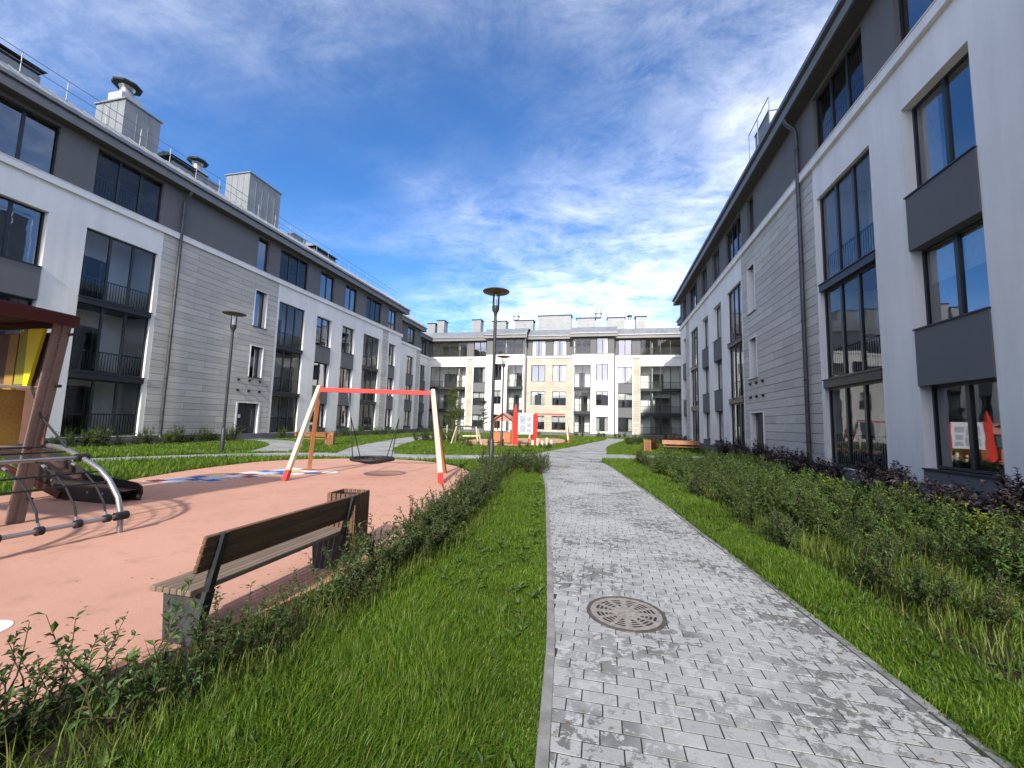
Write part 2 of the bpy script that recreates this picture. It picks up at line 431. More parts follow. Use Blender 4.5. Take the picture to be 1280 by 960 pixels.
RIBBONS = {
 'main': ribbon([(-1.36,18.15),(-1.75,20.5),(-1.35,25),(-.9,30),(-.2,36),(.7,42),(1.3,47),(1.5,52)], [2.65,3.6,3.2,2.3,2.1,2.0,2.0,2.0]),
 'right': ribbon([(-1.6,21.0),(.6,22.0),(3.1,23.2),(6.1,24.2),(7.0,24.4)], [2.4,3.0,1.9,1.6,1.6]),
 'left': ribbon([(-2.3,20.2),(-4.6,18.6),(-7.6,17.0),(-10.8,16.2),(-13.6,14.6),(-15.7,11.6),(-16.9,8.2),(-17.6,0)], [3.2,2.2,2.2,2.2,1.8,1.5,1.5,1.5]),
 'diag': ribbon([(-10.4,16.6),(-12.6,21),(-14.8,28),(-16.6,36),(-17.3,44)], [2.6,2.3,2.2,2.2,2.2]),
 'door': ribbon([(-14.6,15.6),(-17.5,20.0),(-21.0,22.8),(-23.1,22.9)], [1.6,1.7,1.9,1.9]),
}
def inpoly(X, Y, poly):
    r = np.zeros(X.shape, bool); n = len(poly); j = n-1
    for i in range(n):
        xi, yi = poly[i][0], poly[i][1]; xj, yj = poly[j][0], poly[j][1]
        c = ((yi > Y) != (yj > Y)) & (X < (xj-xi)*(Y-yi)/((yj-yi) if yj != yi else 1e-9)+xi)
        r ^= c; j = i
    return r
RIB_POLY = {k: [(p.x, p.y) for p in L]+[(p.x, p.y) for p in reversed(Rr)] for k, (L, Rr) in RIBBONS.items()}

# ground sheet
g = MB(); g.quad((-600,-600,-.03),(600,-600,-.03),(600,600,-.03),(-600,600,-.03))
o = g.build('ground', M['ground']); tag(o, 'green lawn ground of the courtyard under the grass', 'lawn', kind='structure')

# playground surface
def sheet(poly, z, skirt=.06):
    b = MB(); n = len(poly)
    b.v = [(x,y,z) for x, y in poly]+[(x,y,z-skirt) for x, y in poly]
    b.f = [tuple(range(n))]+[(i, (i+1) % n, n+(i+1) % n, n+i) for i in range(n)]
    return b
def dense(poly, k=5):
    c = [Vector((x,y,0)) for x, y in poly]; n = len(c); out = []
    for i in range(n):
        p0, p1, p2, p3 = c[i-1], c[i], c[(i+1) % n], c[(i+2) % n]
        for q in range(k):
            t = q/k; p = .5*((2*p1)+(p2-p0)*t+(2*p0-5*p1+4*p2-p3)*t*t+(-p0+3*p1-3*p2+p3)*t**3)
            out.append((p.x, p.y))
    return out
PLAYD, FARD = dense(PLAY), dense(FARPLAY)
playsurf = sheet(PLAYD, .012).build('playground_surface', M['rubber'])
tag(playsurf, 'salmon pink rubber playground surface beside the bench and swing', 'playground', kind='structure')
o = sheet(FARD, .012).build('playground_surface', M['rubber'])
tag(o, 'salmon pink rubber surface of the far playground around the playhouse', 'playground', kind='structure')

# paved path: bricks near, sheets beyond
path = MB()
ys = np.linspace(-1.5, 18.2, 80)
for a, b in zip(ys[:-1], ys[1:]):
    path.quad((xl(a),a,-.0024),(xr(a),a,-.0024),(xr(b),b,-.0024),(xl(b),b,-.0024))
pathobj = path.build('path', M['joint_sand'])
tag(pathobj, 'grey paved footpath with stretcher bond paving stones and damp stains', 'path', kind='structure')
RP, BL, JT = .104, .206, .008
MANHOLE = (.20, 3.80, .335)
def brick_shape(a0, a1, b0, b1, y0, y1, h=.0):
    """bottom edge from a0..a1 at y0, b0..b1 at y1, chamfered"""
    c = .0007; B = MB(); z1 = h; z0 = h-.012
    low = [(a0,y0),(a1,y0),(b1,y1),(b0,y1)]
    top = [(a0+c,y0+c),(a1-c,y0+c),(b1-c,y1-c),(b0+c,y1-c)]
    B.v = [(x,y,z0) for x, y in low]+[(x,y,z1-c*.7) for x, y in low]+[(x,y,z1) for x, y in top]
    for k in range(2):
        for j in range(4):
            a = k*4+j; b = k*4+(j+1) % 4; B.f.append((a, b, b+4, a+4))
    B.f.append((8,9,10,11)); return B
rest = MB(); nb = 0; fullmesh = brick_shape(-BL/2+JT/2, BL/2-JT/2, -BL/2+JT/2, BL/2-JT/2, -RP/2+JT/2, RP/2-JT/2).mesh('paving_stone', M['paver'])
rng = random.Random(3)
cands = []; cut = []
row = 0; y = 0.6
while y < 18.1:
    y0, y1 = y+JT/2, y+RP-JT/2
    La, Lb, Ra, Rb = xl(y0), xl(y1), xr(y0), xr(y1)
    off = (row % 2)*BL/2 + rng.uniform(-.012, .012)
    k = math.floor((min(La, Lb)-off)/BL)
    while True:
        s0 = k*BL+off; s1 = s0+BL; k += 1
        if s0 > max(Ra, Rb): break
        a0, a1, b0, b1 = max(s0+JT/2, La), min(s1-JT/2, Ra), max(s0+JT/2, Lb), min(s1-JT/2, Rb)
        if a1-a0 < .012 or b1-b0 < .012: continue
        cx, cy = (a0+a1)/2, (y0+y1)/2
        if any(math.hypot(px_-MANHOLE[0], py_-MANHOLE[1]) < MANHOLE[2] for px_ in np.linspace(a0, a1, 5) for py_ in (y0, y1)):
            if math.hypot(cx-MANHOLE[0], cy-MANHOLE[1]) > MANHOLE[2]-.10: cut.append((a0, a1, y0, y1))
            continue
        cands.append((a0, a1, b0, b1, y0, y1, rng.uniform(-.0010, .0016)))
    row += 1; y += RP
def inview(c):
    p = Vector(((c[0]+c[1])/2, (c[4]+c[5])/2, -CAM_H)); x, yy, z = p.dot(r2), p.dot(u2), p.dot(fwd)
    if z < .1: return None
    return z if abs(x/z)*509 < 655 and abs(yy/z)*509 < 500 else None
order = sorted([(inview(c), i) for i, c in enumerate(cands) if inview(c)])
single = set(i for _, i in order[:300])
for i, c in enumerate(cands):
    a0, a1, b0, b1, y0, y1, h = c
    if i in single:
        if abs((a1-a0)-(BL-JT)) < .001 and abs((b1-b0)-(BL-JT)) < .001:
            o = put(fullmesh, 'paving_stone', pathobj, ((a0+a1)/2, (y0+y1)/2, h))
            o.rotation_euler = (rng.gauss(0,.006), rng.gauss(0,.006), rng.gauss(0,.006))
        else:
            cx, cy = (a0+a1)/2, (y0+y1)/2
            brick_shape(a0-cx, a1-cx, b0-cx, b1-cx, y0-cy, y1-cy).build('paving_stone', M['paver'], pathobj, (cx, cy, h))
    else:
        s = brick_shape(a0, a1, b0, b1, y0, y1, h); n = len(rest.v)
        rest.v += s.v; rest.f += [tuple(q+n for q in f) for f in s.f]
def hclip(poly, c, n_, r_):
    out_ = []
    for i in range(len(poly)):
        p, q = poly[i], poly[(i+1) % len(poly)]
        dp = (p[0]-c[0])*n_[0]+(p[1]-c[1])*n_[1]-r_; dq = (q[0]-c[0])*n_[0]+(q[1]-c[1])*n_[1]-r_
        if dp >= 0: out_.append(p)
        if dp*dq < 0:
            t_ = dp/(dp-dq); out_.append((p[0]+(q[0]-p[0])*t_, p[1]+(q[1]-p[1])*t_))
    return out_
for (a0, a1, y0, y1) in cut:
    for k_ in range(3):      # three slices follow the ring more closely
        u0, u1 = a0+(a1-a0)*k_/3, a0+(a1-a0)*(k_+1)/3
        cx, cy = (u0+u1)/2-MANHOLE[0], (y0+y1)/2-MANHOLE[1]; L_ = math.hypot(cx, cy)
        pl = hclip([(u0,y0),(u1,y0),(u1,y1),(u0,y1)], MANHOLE, (cx/L_, cy/L_), MANHOLE[2]-.004)
        if len(pl) > 2: rest.prism(pl, -.012, .0)
o = rest.build('paving_stones', M['paver'], pathobj); o['kind'] = 'stuff'

# kerb stones along both edges of the path
kerb = {}
for side, fx, sg in (('left', xl, -1), ('right', xr, 1)):
    kr = empty('kerb', (fx(2), 2, 0))
    tag(kr, 'narrow grey concrete kerb between the paved path and the '+('lawn by the hedge' if sg < 0 else 'grass strip by the flower bed'), 'kerb', kind='structure')
    y = -1.0
    while y < 18.0:
        ye = min(y+.99, 18.1); P = []
        yy = np.linspace(y+.004, ye-.004, 4)
        inn = [(fx(t)+sg*.002-fx(2), t-2) for t in yy]; ou = [(fx(t)+sg*.064-fx(2), t-2) for t in yy]
        poly = inn+ou[::-1]
        if sg > 0: poly = poly[::-1]
        poly = poly[::-1]
        MB().prism(poly, -.08, .008+rng.uniform(-.004, .004)).build('kerb_stone', M['concrete'], kr)
        y += 1.0
# far path sheets
zz = .000
for k, (L, Rr) in RIBBONS.items():
    b = MB(); n = len(L); zz += .004
    for i in range(n-1):
        b.quad((L[i].x,L[i].y,zz),(Rr[i].x,Rr[i].y,zz),(Rr[i+1].x,Rr[i+1].y,zz),(L[i+1].x,L[i+1].y,zz))
        for S, d in ((L, 1), (Rr, -1)):
            b.quad((S[i].x,S[i].y,zz),(S[i+1].x,S[i+1].y,zz),(S[i+1].x,S[i+1].y,-.05),(S[i].x,S[i].y,-.05))
    o = b.build('path', M['paving_far'])
    tag(o, {'main':'grey paved path continuing to the back building between the lawns','right':'grey paved branch path leading to the door of the building with wooden bench',
      'left':'grey paved path curving behind the swing and along the playground','diag':'grey paved path running diagonally past the young tree','door':'narrow paved path leading to the grey entrance door'}[k], 'path', kind='structure')

# soil strips under the hedges
def strip(name, pts0, pts1, z, label):
    b = MB()
    for i in range(len(pts0)-1):
        b.quad((*pts0[i],z),(*pts1[i],z),(*pts1[i+1],z),(*pts0[i+1],z))
    o = b.build(name, M['soil']); tag(o, label, 'soil', kind='structure')
yy = np.linspace(-1, 14, 40)
strip('soil_bed', [(xh(t)-.85,t) for t in yy], [(xh(t)+.04,t) for t in yy], .004, 'dark soil strip under the hedge along the playground')
yy = np.linspace(1, 18, 40)
strip('soil_bed', [(xb(t),t) for t in yy], [(xb(t)+.55,t) for t in yy], -.012, 'dark soil strip at the edge of the shrub bed beside the grass verge')

# ------------------------------------------------------------------ buildings
Z_TOP, Z_LEDGE, Z_WALL, Z_PL = 14.12, 11.62, 11.30, .42
_cache = {}
def window(parent, x0, x1, z0, z1, n=2, y=.16, rail=False, name='window', fr=.06, seed=None):
    w, h = x1-x0, z1-z0; key = (round(w,2), round(h,2), n, name)
    if key not in _cache:
        b = MB(); d = .07
        b.box(-w/2, w/2, 0, d, 0, fr); b.box(-w/2, w/2, 0, d, h-fr, h)
        b.box(-w/2, -w/2+fr, 0, d, fr, h-fr); b.box(w/2-fr, w/2, 0, d, fr, h-fr)
        pw = (w-2*fr)/n
        for i in range(1, n):
            b.box(-w/2+fr+i*pw-.05, -w/2+fr+i*pw+.05, -.012, d, fr, h-fr)
        p = MB(); q = pw/2-(.05 if n > 1 else 0)
        p.quad((-q,0,0),(q,0,0),(q,0,h-2*fr),(-q,0,h-2*fr))
        _cache[key] = (b.mesh('window', M['frame']), p.mesh('pane', M['glass_loggia' if name == 'balcony_glazing' else 'glass']), pw)
    fm, pm, pw = _cache[key]
    o = put(fm, name, parent, ((x0+x1)/2, y, z0))
    for i in range(n):
        pn = put(pm, 'pane', o, (-w/2+fr+(i+.5)*pw, .035, fr)); pn.rotation_euler = (random.gauss(0,.0012), 0, random.gauss(0,.003))
    if rail: railing(o, -w/2+.05, w/2-.05, .03, 1.05, .16)
    elif n == 2:
        k_ = crng.choice((0, 0, 1, 2, 3, 3, 4))
        if k_: curtains(o, w, h, k_)
    return o
crng = random.Random(21)
_cur = {}
def curtains(win, w, h, kind):
    """kind 1 left drape, 2 right drape, 3 both drapes, 4 roller blind"""
    key = (round(w,2), round(h,2))
    if key not in _cur:
        b = MB(); cw = w*.24; n = 10
        for i in range(n):
            a, c = cw*i/n, cw*(i+1)/n; ya, yc = .03*math.sin(i*2.1), .03*math.sin((i+1)*2.1)
            b.quad((a,ya,.05),(c,yc,.05),(c,yc,h-.05),(a,ya,h-.05))
        r_ = MB(); r_.quad((-w/2+.05,0,h*.55),(w/2-.05,0,h*.55),(w/2-.05,0,h-.06),(-w/2+.05,0,h-.06))
        _cur[key] = (b.mesh('curtain', M['curtain']), r_.mesh('blind', M['curtain']), cw)
    dm, bm, cw = _cur[key]
    if kind in (1, 3): put(dm, 'curtain', win, (-w/2+.07, .17, 0))
    if kind in (2, 3): put(dm, 'curtain', win, (w/2-.07-cw, .17, 0))
    if kind == 4: put(bm, 'blind', win, (0, .13, 0))
_rc = {}
def railing(parent, x0, x1, z0, z1, y, step=.115):
    key = (round(x1-x0,2), round(z1-z0,2))
    if key not in _rc:
        b = MB(); w = x1-x0; h = z1-z0
        b.box(0, w, -.025, .025, h-.05, h); b.box(0, w, -.02, .02, .06, .10)
        n = int(w/step)
        for i in range(n+1):
            x = i*w/n; b.box(x-.011, x+.011, -.011, .011, .10, h-.05)
        _rc[key] = b.mesh('railing', M['darkmetal'])
    return put(_rc[key], 'railing', parent, (x0, y, z0))

def wall(parent, name, mat, x0, x1, z0, z1, ops, y=0, depth=.3):
    """plane with rectangular openings and reveals"""
    xs = sorted(set([x0, x1]+[v for o_ in ops for v in o_[:2] if x0 < v < x1]))
    zs = sorted(set([z0, z1]+[v for o_ in ops for v in o_[2:] if z0 < v < z1]))
    def op(cx, cz): return any(a < cx < b and c < cz < d for a, b, c, d in ops)
    solid = [[not op((xs[i]+xs[i+1])/2, (zs[j]+zs[j+1])/2) for j in range(len(zs)-1)] for i in range(len(xs)-1)]
    b = MB(); nx, nz = len(xs)-1, len(zs)-1
    for i in range(nx):
        for j in range(nz):
            if not solid[i][j]: continue
            a0, a1, c0, c1 = xs[i], xs[i+1], zs[j], zs[j+1]
            b.quad((a0,y,c0),(a1,y,c0),(a1,y,c1),(a0,y,c1))
            b.quad((a1,y+depth,c0),(a0,y+depth,c0),(a0,y+depth,c1),(a1,y+depth,c1))
            for di, dj, q in ((-1,0,((a0,c0),(a0,c1))),(1,0,((a1,c1),(a1,c0))),(0,-1,((a1,c0),(a0,c0))),(0,1,((a0,c1),(a1,c1)))):
                ii, jj = i+di, j+dj
                if 0 <= ii < nx and 0 <= jj < nz and solid[ii][jj]: continue
                (u0,w0),(u1,w1) = q
                b.quad((u0,y,w0),(u0,y+depth,w0),(u1,y+depth,w1),(u1,y,w1))
    return b.build(name, mat, parent)

ROWS3 = ((7.65,10.05),(4.2,6.2),(.8,2.76)); SPAN = ((6.2,7.65),(2.76,4.2),(.44,.8))
_sc = {}
def spandrel(parent, x0, x1, z0, z1, y=0):
    key = (round(x1-x0,2), round(z1-z0,2))
    if key not in _sc:
        w = x1-x0; h = z1-z0; b = MB()
        b.box(-w/2-.03, w/2+.03, -.035, .24, 0, h-.05)
        _sc[key] = b.mesh('spandrel_panel', M['spandrel'])
        b = MB(); b.box(-w/2-.045, w/2+.045, -.07, .2, h-.05+.001, h-.015); _sc[key+(1,)] = b.mesh('sill', M['darkmetal'])
    o = put(_sc[key], 'spandrel_panel', parent, ((x0+x1)/2, y, z0)); put(_sc[key+(1,)], 'sill', o)
    return o
def window_column(parent, x0, x1, y=0):
    for z0, z1 in ROWS3: window(parent, x0+.002, x1-.002, z0, z1, 2, y+.24)
    for z0, z1 in SPAN: spandrel(parent, x0+.034, x1-.034, z0, z1, y)
_bc = {}
def bay(parent, x0, x1, y=0, n=3, ztop=10.05, deep=1.6):
    """three storeys of glazed loggia with dark slab bands"""
    for z0, z1 in ((6.83,ztop),(3.40,6.55),(.46,3.10)):
        window(parent, x0+.002, x1-.002, z0, z1, n, y+.12, True, 'balcony_glazing', .075)
    for z0, z1 in ((6.55,6.83),(3.10,3.40)):
        b = MB(); b.box(x0+.002, x1-.002, y-.04, y+deep, z0, z1-.04); b.box(x0-.02, x1+.02, y-.075, y+.10, z1-.04, z1-.003)
        b.build('slab_band', M['darkmetal'], parent)
    b = MB(); w = x1-x0
    for z0, z1 in ((6.83,ztop),(3.40,6.55),(.46,3.10)):
        e = .01
        b.box(x0-.1, x0-.004, y+.31, y+deep, z0, z1+.2); b.box(x1+.004, x1+.1, y+.31, y+deep, z0, z1+.2)
        k = random.choice((0, 1))
        a, c = (.26, .62) if k else (.40, .78)
        b.box(x0, x0+w*a, y+deep, y+deep+.12, z0, z1+.2); b.box(x0+w*c, x1, y+deep, y+deep+.12, z0, z1+.2)
        b.box(x0+w*a, x0+w*c, y+deep, y+deep+.12, z0+2.35, z1+.2)
        b.box(x0, x1, y+.31, y+deep, z1+.2, z1+.26)
    b.build('loggia_wall', M['inner'], parent)
    b = MB()
    for z0, z1 in ((6.83,ztop),(3.40,6.55),(.46,3.10)):
        b.box(x0+w*.30, x0+w*.34, y+deep-.05, y+deep-.003, z0, z0+2.3); b.box(x0+w*.52, x0+w*.56, y+deep-.05, y+deep-.003, z0, z0+2.3)
        b.box(x0+w*.30, x0+w*.56, y+deep-.05, y+deep-.003, z0+2.3, z0+2.36)
    b.build('loggia_door', M['frame'], parent)
def loggia_at(parent, x0, x1, y, n, ztop=10.05): bay(parent, x0, x1, y, n, ztop, 2.0)

def cladding_area(parent, x0, x1, z0, z1, ops, y=0, single=True, mat=None, pw=2.0, ph=.3627):
    base = wall(parent, 'cladding_base', M['joint'], x0, x1, z0, z1, ops, y+.012, .29)
    nrow = int(round((z1-z0)/ph)); ph = (z1-z0)/nrow; joined = MB(); gap = .009
    for r_ in range(nrow):
        za, zb = z0+r_*ph+gap, z0+(r_+1)*ph-gap
        xx = x0-(pw*.5 if r_ % 2 else 0)
        while xx < x1-.01:
            a, c = max(xx, x0)+.003, min(xx+pw, x1)-.003; xx += pw
            if c-a < .05: continue
            # cut by openings
            segs = [(a, c, za, zb)]
            for (p, q, s, t_) in ops:
                new = []
                for (u0, u1, w0, w1) in segs:
                    if u1 <= p or u0 >= q or w1 <= s or w0 >= t_: new.append((u0,u1,w0,w1)); continue
                    if u0 < p: new.append((u0, p-.002, w0, w1))
                    if u1 > q: new.append((q+.002, u1, w0, w1))
                    m0, m1 = max(u0, p), min(u1, q)
                    if w0 < s: new.append((m0, m1, w0, s-.002))
                    if w1 > t_: new.append((m0, m1, t_+.002, w1))
                segs = [g_ for g_ in new if g_[1]-g_[0] > .03 and g_[3]-g_[2] > .03]
            for (u0, u1, w0, w1) in segs:
                if single:
                    key = ('cl', round(u1-u0,3), round(w1-w0,3))
                    if key not in _cache:
                        W_, H_ = u1-u0, w1-w0
                        Mx = Matrix.Rotation(R(90), 4, 'X')
                        _cache[key] = MB().bbox(-W_/2, W_/2, -H_/2, H_/2, 0, .022, .004, Mx).mesh('cladding_panel', M['clad'])
                    put(_cache[key], 'cladding_panel', base, ((u0+u1)/2, y+.011, (w0+w1)/2))
                else:
                    joined.box(u0, u1, y-.012, y+.0115, w0, w1)
    if not single:
        o_ = joined.build('cladding_panels', mat or M['clad_j'], base); o_['kind'] = 'stuff'
    return base

def eaves(parent, x0, x1, y=0, e0=0, e1=0, depth=14):
    """soffit, fascia, gutter and sheet roof with seams"""
    a, c = x0-e0, x1+e1
    MB().box(a, c, y-.5, y+.02, 14.10, 14.125).build('soffit', M['soffit'], parent)
    MB().box(a, c, y-.58, y-.502, 14.08, 14.42).build('fascia', M['fascia'], parent)
    b = MB(); b.box(a, c, y-.54, y-.50, 14.425, 14.50); b.box(a, c, y-.70, y-.54, 14.50, 14.66)
    b.build('gutter', M['gutter'], parent)
    prof = [(y-.66, 14.665), (y+.90, 15.78), (y+3.4, 16.0), (y+depth, 16.2)]
    b = MB()
    for (y0, z0), (y1, z1) in zip(prof[:-1], prof[1:]):
        b.quad((a,y0,z0),(c,y0,z0),(c,y1,z1),(a,y1,z1))
        b.quad((a,y0,z0-.06),(a,y1,z1-.06),(c,y1,z1-.06),(c,y0,z0-.06))
    for X in (a, c):
        b.f.append(tuple(range(len(b.v), len(b.v)+8)))
        b.v += [(X,p,q) for p, q in prof]+[(X,p,q-.06) for p, q in reversed(prof)]
    b.quad((a,y-.66,14.605),(c,y-.66,14.605),(c,y-.66,14.665),(a,y-.66,14.665))
    rf = b.build('roof', M['roof'], parent)
    s = MB(); n = int((c-a)/.62)
    for i in range(1, n):
        X = a+(c-a)*i/n
        (y0,z0),(y1,z1) = prof[0], prof[1]
        s.quad((X-.012,y0,z0),(X-.012,y0,z0+.035),(X-.012,y1,z1+.035),(X-.012,y1,z1))
        s.quad((X+.012,y0,z0),(X+.012,y1,z1),(X+.012,y1,z1+.035),(X+.012,y0,z0+.035))
        s.quad((X-.012,y0,z0+.035),(X+.012,y0,z0+.035),(X+.012,y1,z1+.035),(X-.012,y1,z1+.035))
        s.quad((X-.012,y0,z0),(X+.012,y0,z0),(X+.012,y0,z0+.035),(X-.012,y0,z0+.035))
    s.build('roof_seams', M['roof'], rf)['kind'] = 'stuff'
    return rf
def roof_rail(parent, x0, x1, y=0, step=1.5):
    b = MB(); yy_ = y+.86; z = 15.70
    for zz_ in (16.22, 16.68): b.tube([(x0,yy_,zz_),(x1,yy_,zz_)], .017, 6)
    n = max(1, int((x1-x0)/step))
    for i in range(n+1):
        X = x0+(x1-x0)*i/n
        b.tube([(X,yy_,z),(X,yy_,16.68)], .019, 6)
        b.box(X-.05, X+.05, yy_-.1, yy_+.1, z-.02, z+.03)
    b.build('roof_railing', M['rail'], parent)
def vent_box(parent, x0, x1, y0, y1, z1, cap=.08, z0=15.6, mat='zinc', seam=.55):
    b = MB(); b.box(x0, x1, y0, y1, z0, z1)
    o = b.build('ventilation_shaft', M[mat], parent)
    c = MB(); c.box(x0-cap, x1+cap, y0-cap, y1+cap, z1+.001, z1+.07)
    c.build('shaft_cap', M['zinc' if cap < .1 else 'darkmetal'], o)
    s = MB(); n = max(2, int(round((x1-x0)/seam)))
    for i in range(1, n):
        X = x0+(x1-x0)*i/n; s.box(X-.012, X+.012, y0-.022, y0-.0005, z0, z1-.001)
    n = max(2, int(round((y1-y0)/seam)))
    for i in range(1, n):
        Y = y0+(y1-y0)*i/n
        s.box(x0-.022, x0-.0005, Y-.012, Y+.012, z0, z1-.001); s.box(x1+.0005, x1+.022, Y-.012, Y+.012, z0, z1-.001)
    s.build('sheet_seam', M['zinc'], o)
    return o
def mushroom(parent, x, y, z, r=.55):
    o = MB().lathe([(0,0),(r*.62,0),(r*.62,.10),(r*.5,.14),(r*.42,.45),(r*.55,.62),(r*.6,.68)], 20, (x,y,z)).build('roof_fan', M['steel'], parent, smooth=True)
    smooth_angle(o, 30)
    c = MB().lathe([(r*.45,.60),(r*.98,.66),(r*1.02,.74),(r*.85,.82),(r*.40,.87),(0,.88)], 8, (x,y,z)).build('fan_cap', M['black'], o)
    b = MB().box(x-r*.75, x+r*.75, y-r*.75, y+r*.75, z-.45, z-.003); b.build('fan_base', M['zincwhite'], o)
    return o
def hood(parent, x0, x1, y0, y1, z0, z1):
    """low sheet duct outlet with a curved hood"""
    b = MB(); n = 8
    poly = [(y0-.15+ (y1-y0+.3)*k/n, z1+.28*math.sin(math.pi*k/n)) for k in range(n+1)]
    for k in range(n):
        (a, p), (c, q) = poly[k], poly[k+1]
        b.quad((x0-.15,a,p),(x1+.15,a,p),(x1+.15,c,q),(x0-.15,c,q)); b.quad((x0-.15,a,p-.04),(x0-.15,c,q-.04),(x1+.15,c,q-.04),(x1+.15,a,p-.04))
    for X in (x0-.15, x1+.15):
        b.f.append(tuple(range(len(b.v), len(b.v)+n+1))); b.v += [(X,a,p) for a, p in poly]
    h_ = b.build('duct_hood', M['zinc'], parent)
    MB().box(x0, x1, y0, y1, z0, z1-.30).build('duct_body', M['zinc'], h_)
    MB().box(x0+.06, x1-.06, y0+.06, y1-.06, z1-.299, z1-.02).build('duct_louvre', M['black'], h_)
    return h_
def downpipe(parent, x, y=-.14, z0=.25, z1=13.45):
    b = MB(); b.tube([(x,y-.02,z0-.02),(x,y-.10,z0+.02),(x,y,z0+.16)], .078, 12)
    b.tube([(x,y,z0+.16),(x,y,z1)], .078, 12)
    b.tube([(x,y,z1),(x,y-.06,z1+.16),(x,y-.33,z1+.42),(x,y-.40,z1+.62)], .078, 12)
    o = b.build('downpipe', M['pipe'], parent); smooth_angle(o, 35)
    for k in range(6):
        c = MB(); c.tube([(x,y,z0+.9+2.3*k),(x,y,z0+.97+2.3*k)], .088, 12); c.build('pipe_bracket', M['darkmetal'], o)
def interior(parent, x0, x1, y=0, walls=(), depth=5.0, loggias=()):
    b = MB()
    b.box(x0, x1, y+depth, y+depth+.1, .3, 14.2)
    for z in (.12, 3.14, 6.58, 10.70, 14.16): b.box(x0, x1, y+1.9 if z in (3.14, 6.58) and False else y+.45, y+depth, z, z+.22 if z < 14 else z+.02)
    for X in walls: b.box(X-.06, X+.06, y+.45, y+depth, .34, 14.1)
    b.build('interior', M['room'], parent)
def closing(parent, x0, x1, y=0, depth=13.5, left=True, right=True):
    b = MB()
    b.box(x0, x1, y+depth, y+depth+.3, -.2, 16.1)
    if left: b.box(x0, x0+.28, y+.305, y+depth, -.2, 14.6)
    if right: b.box(x1-.28, x1, y+.305, y+depth, -.2, 14.6)
    b.build('rear_wall', M['white'], parent)

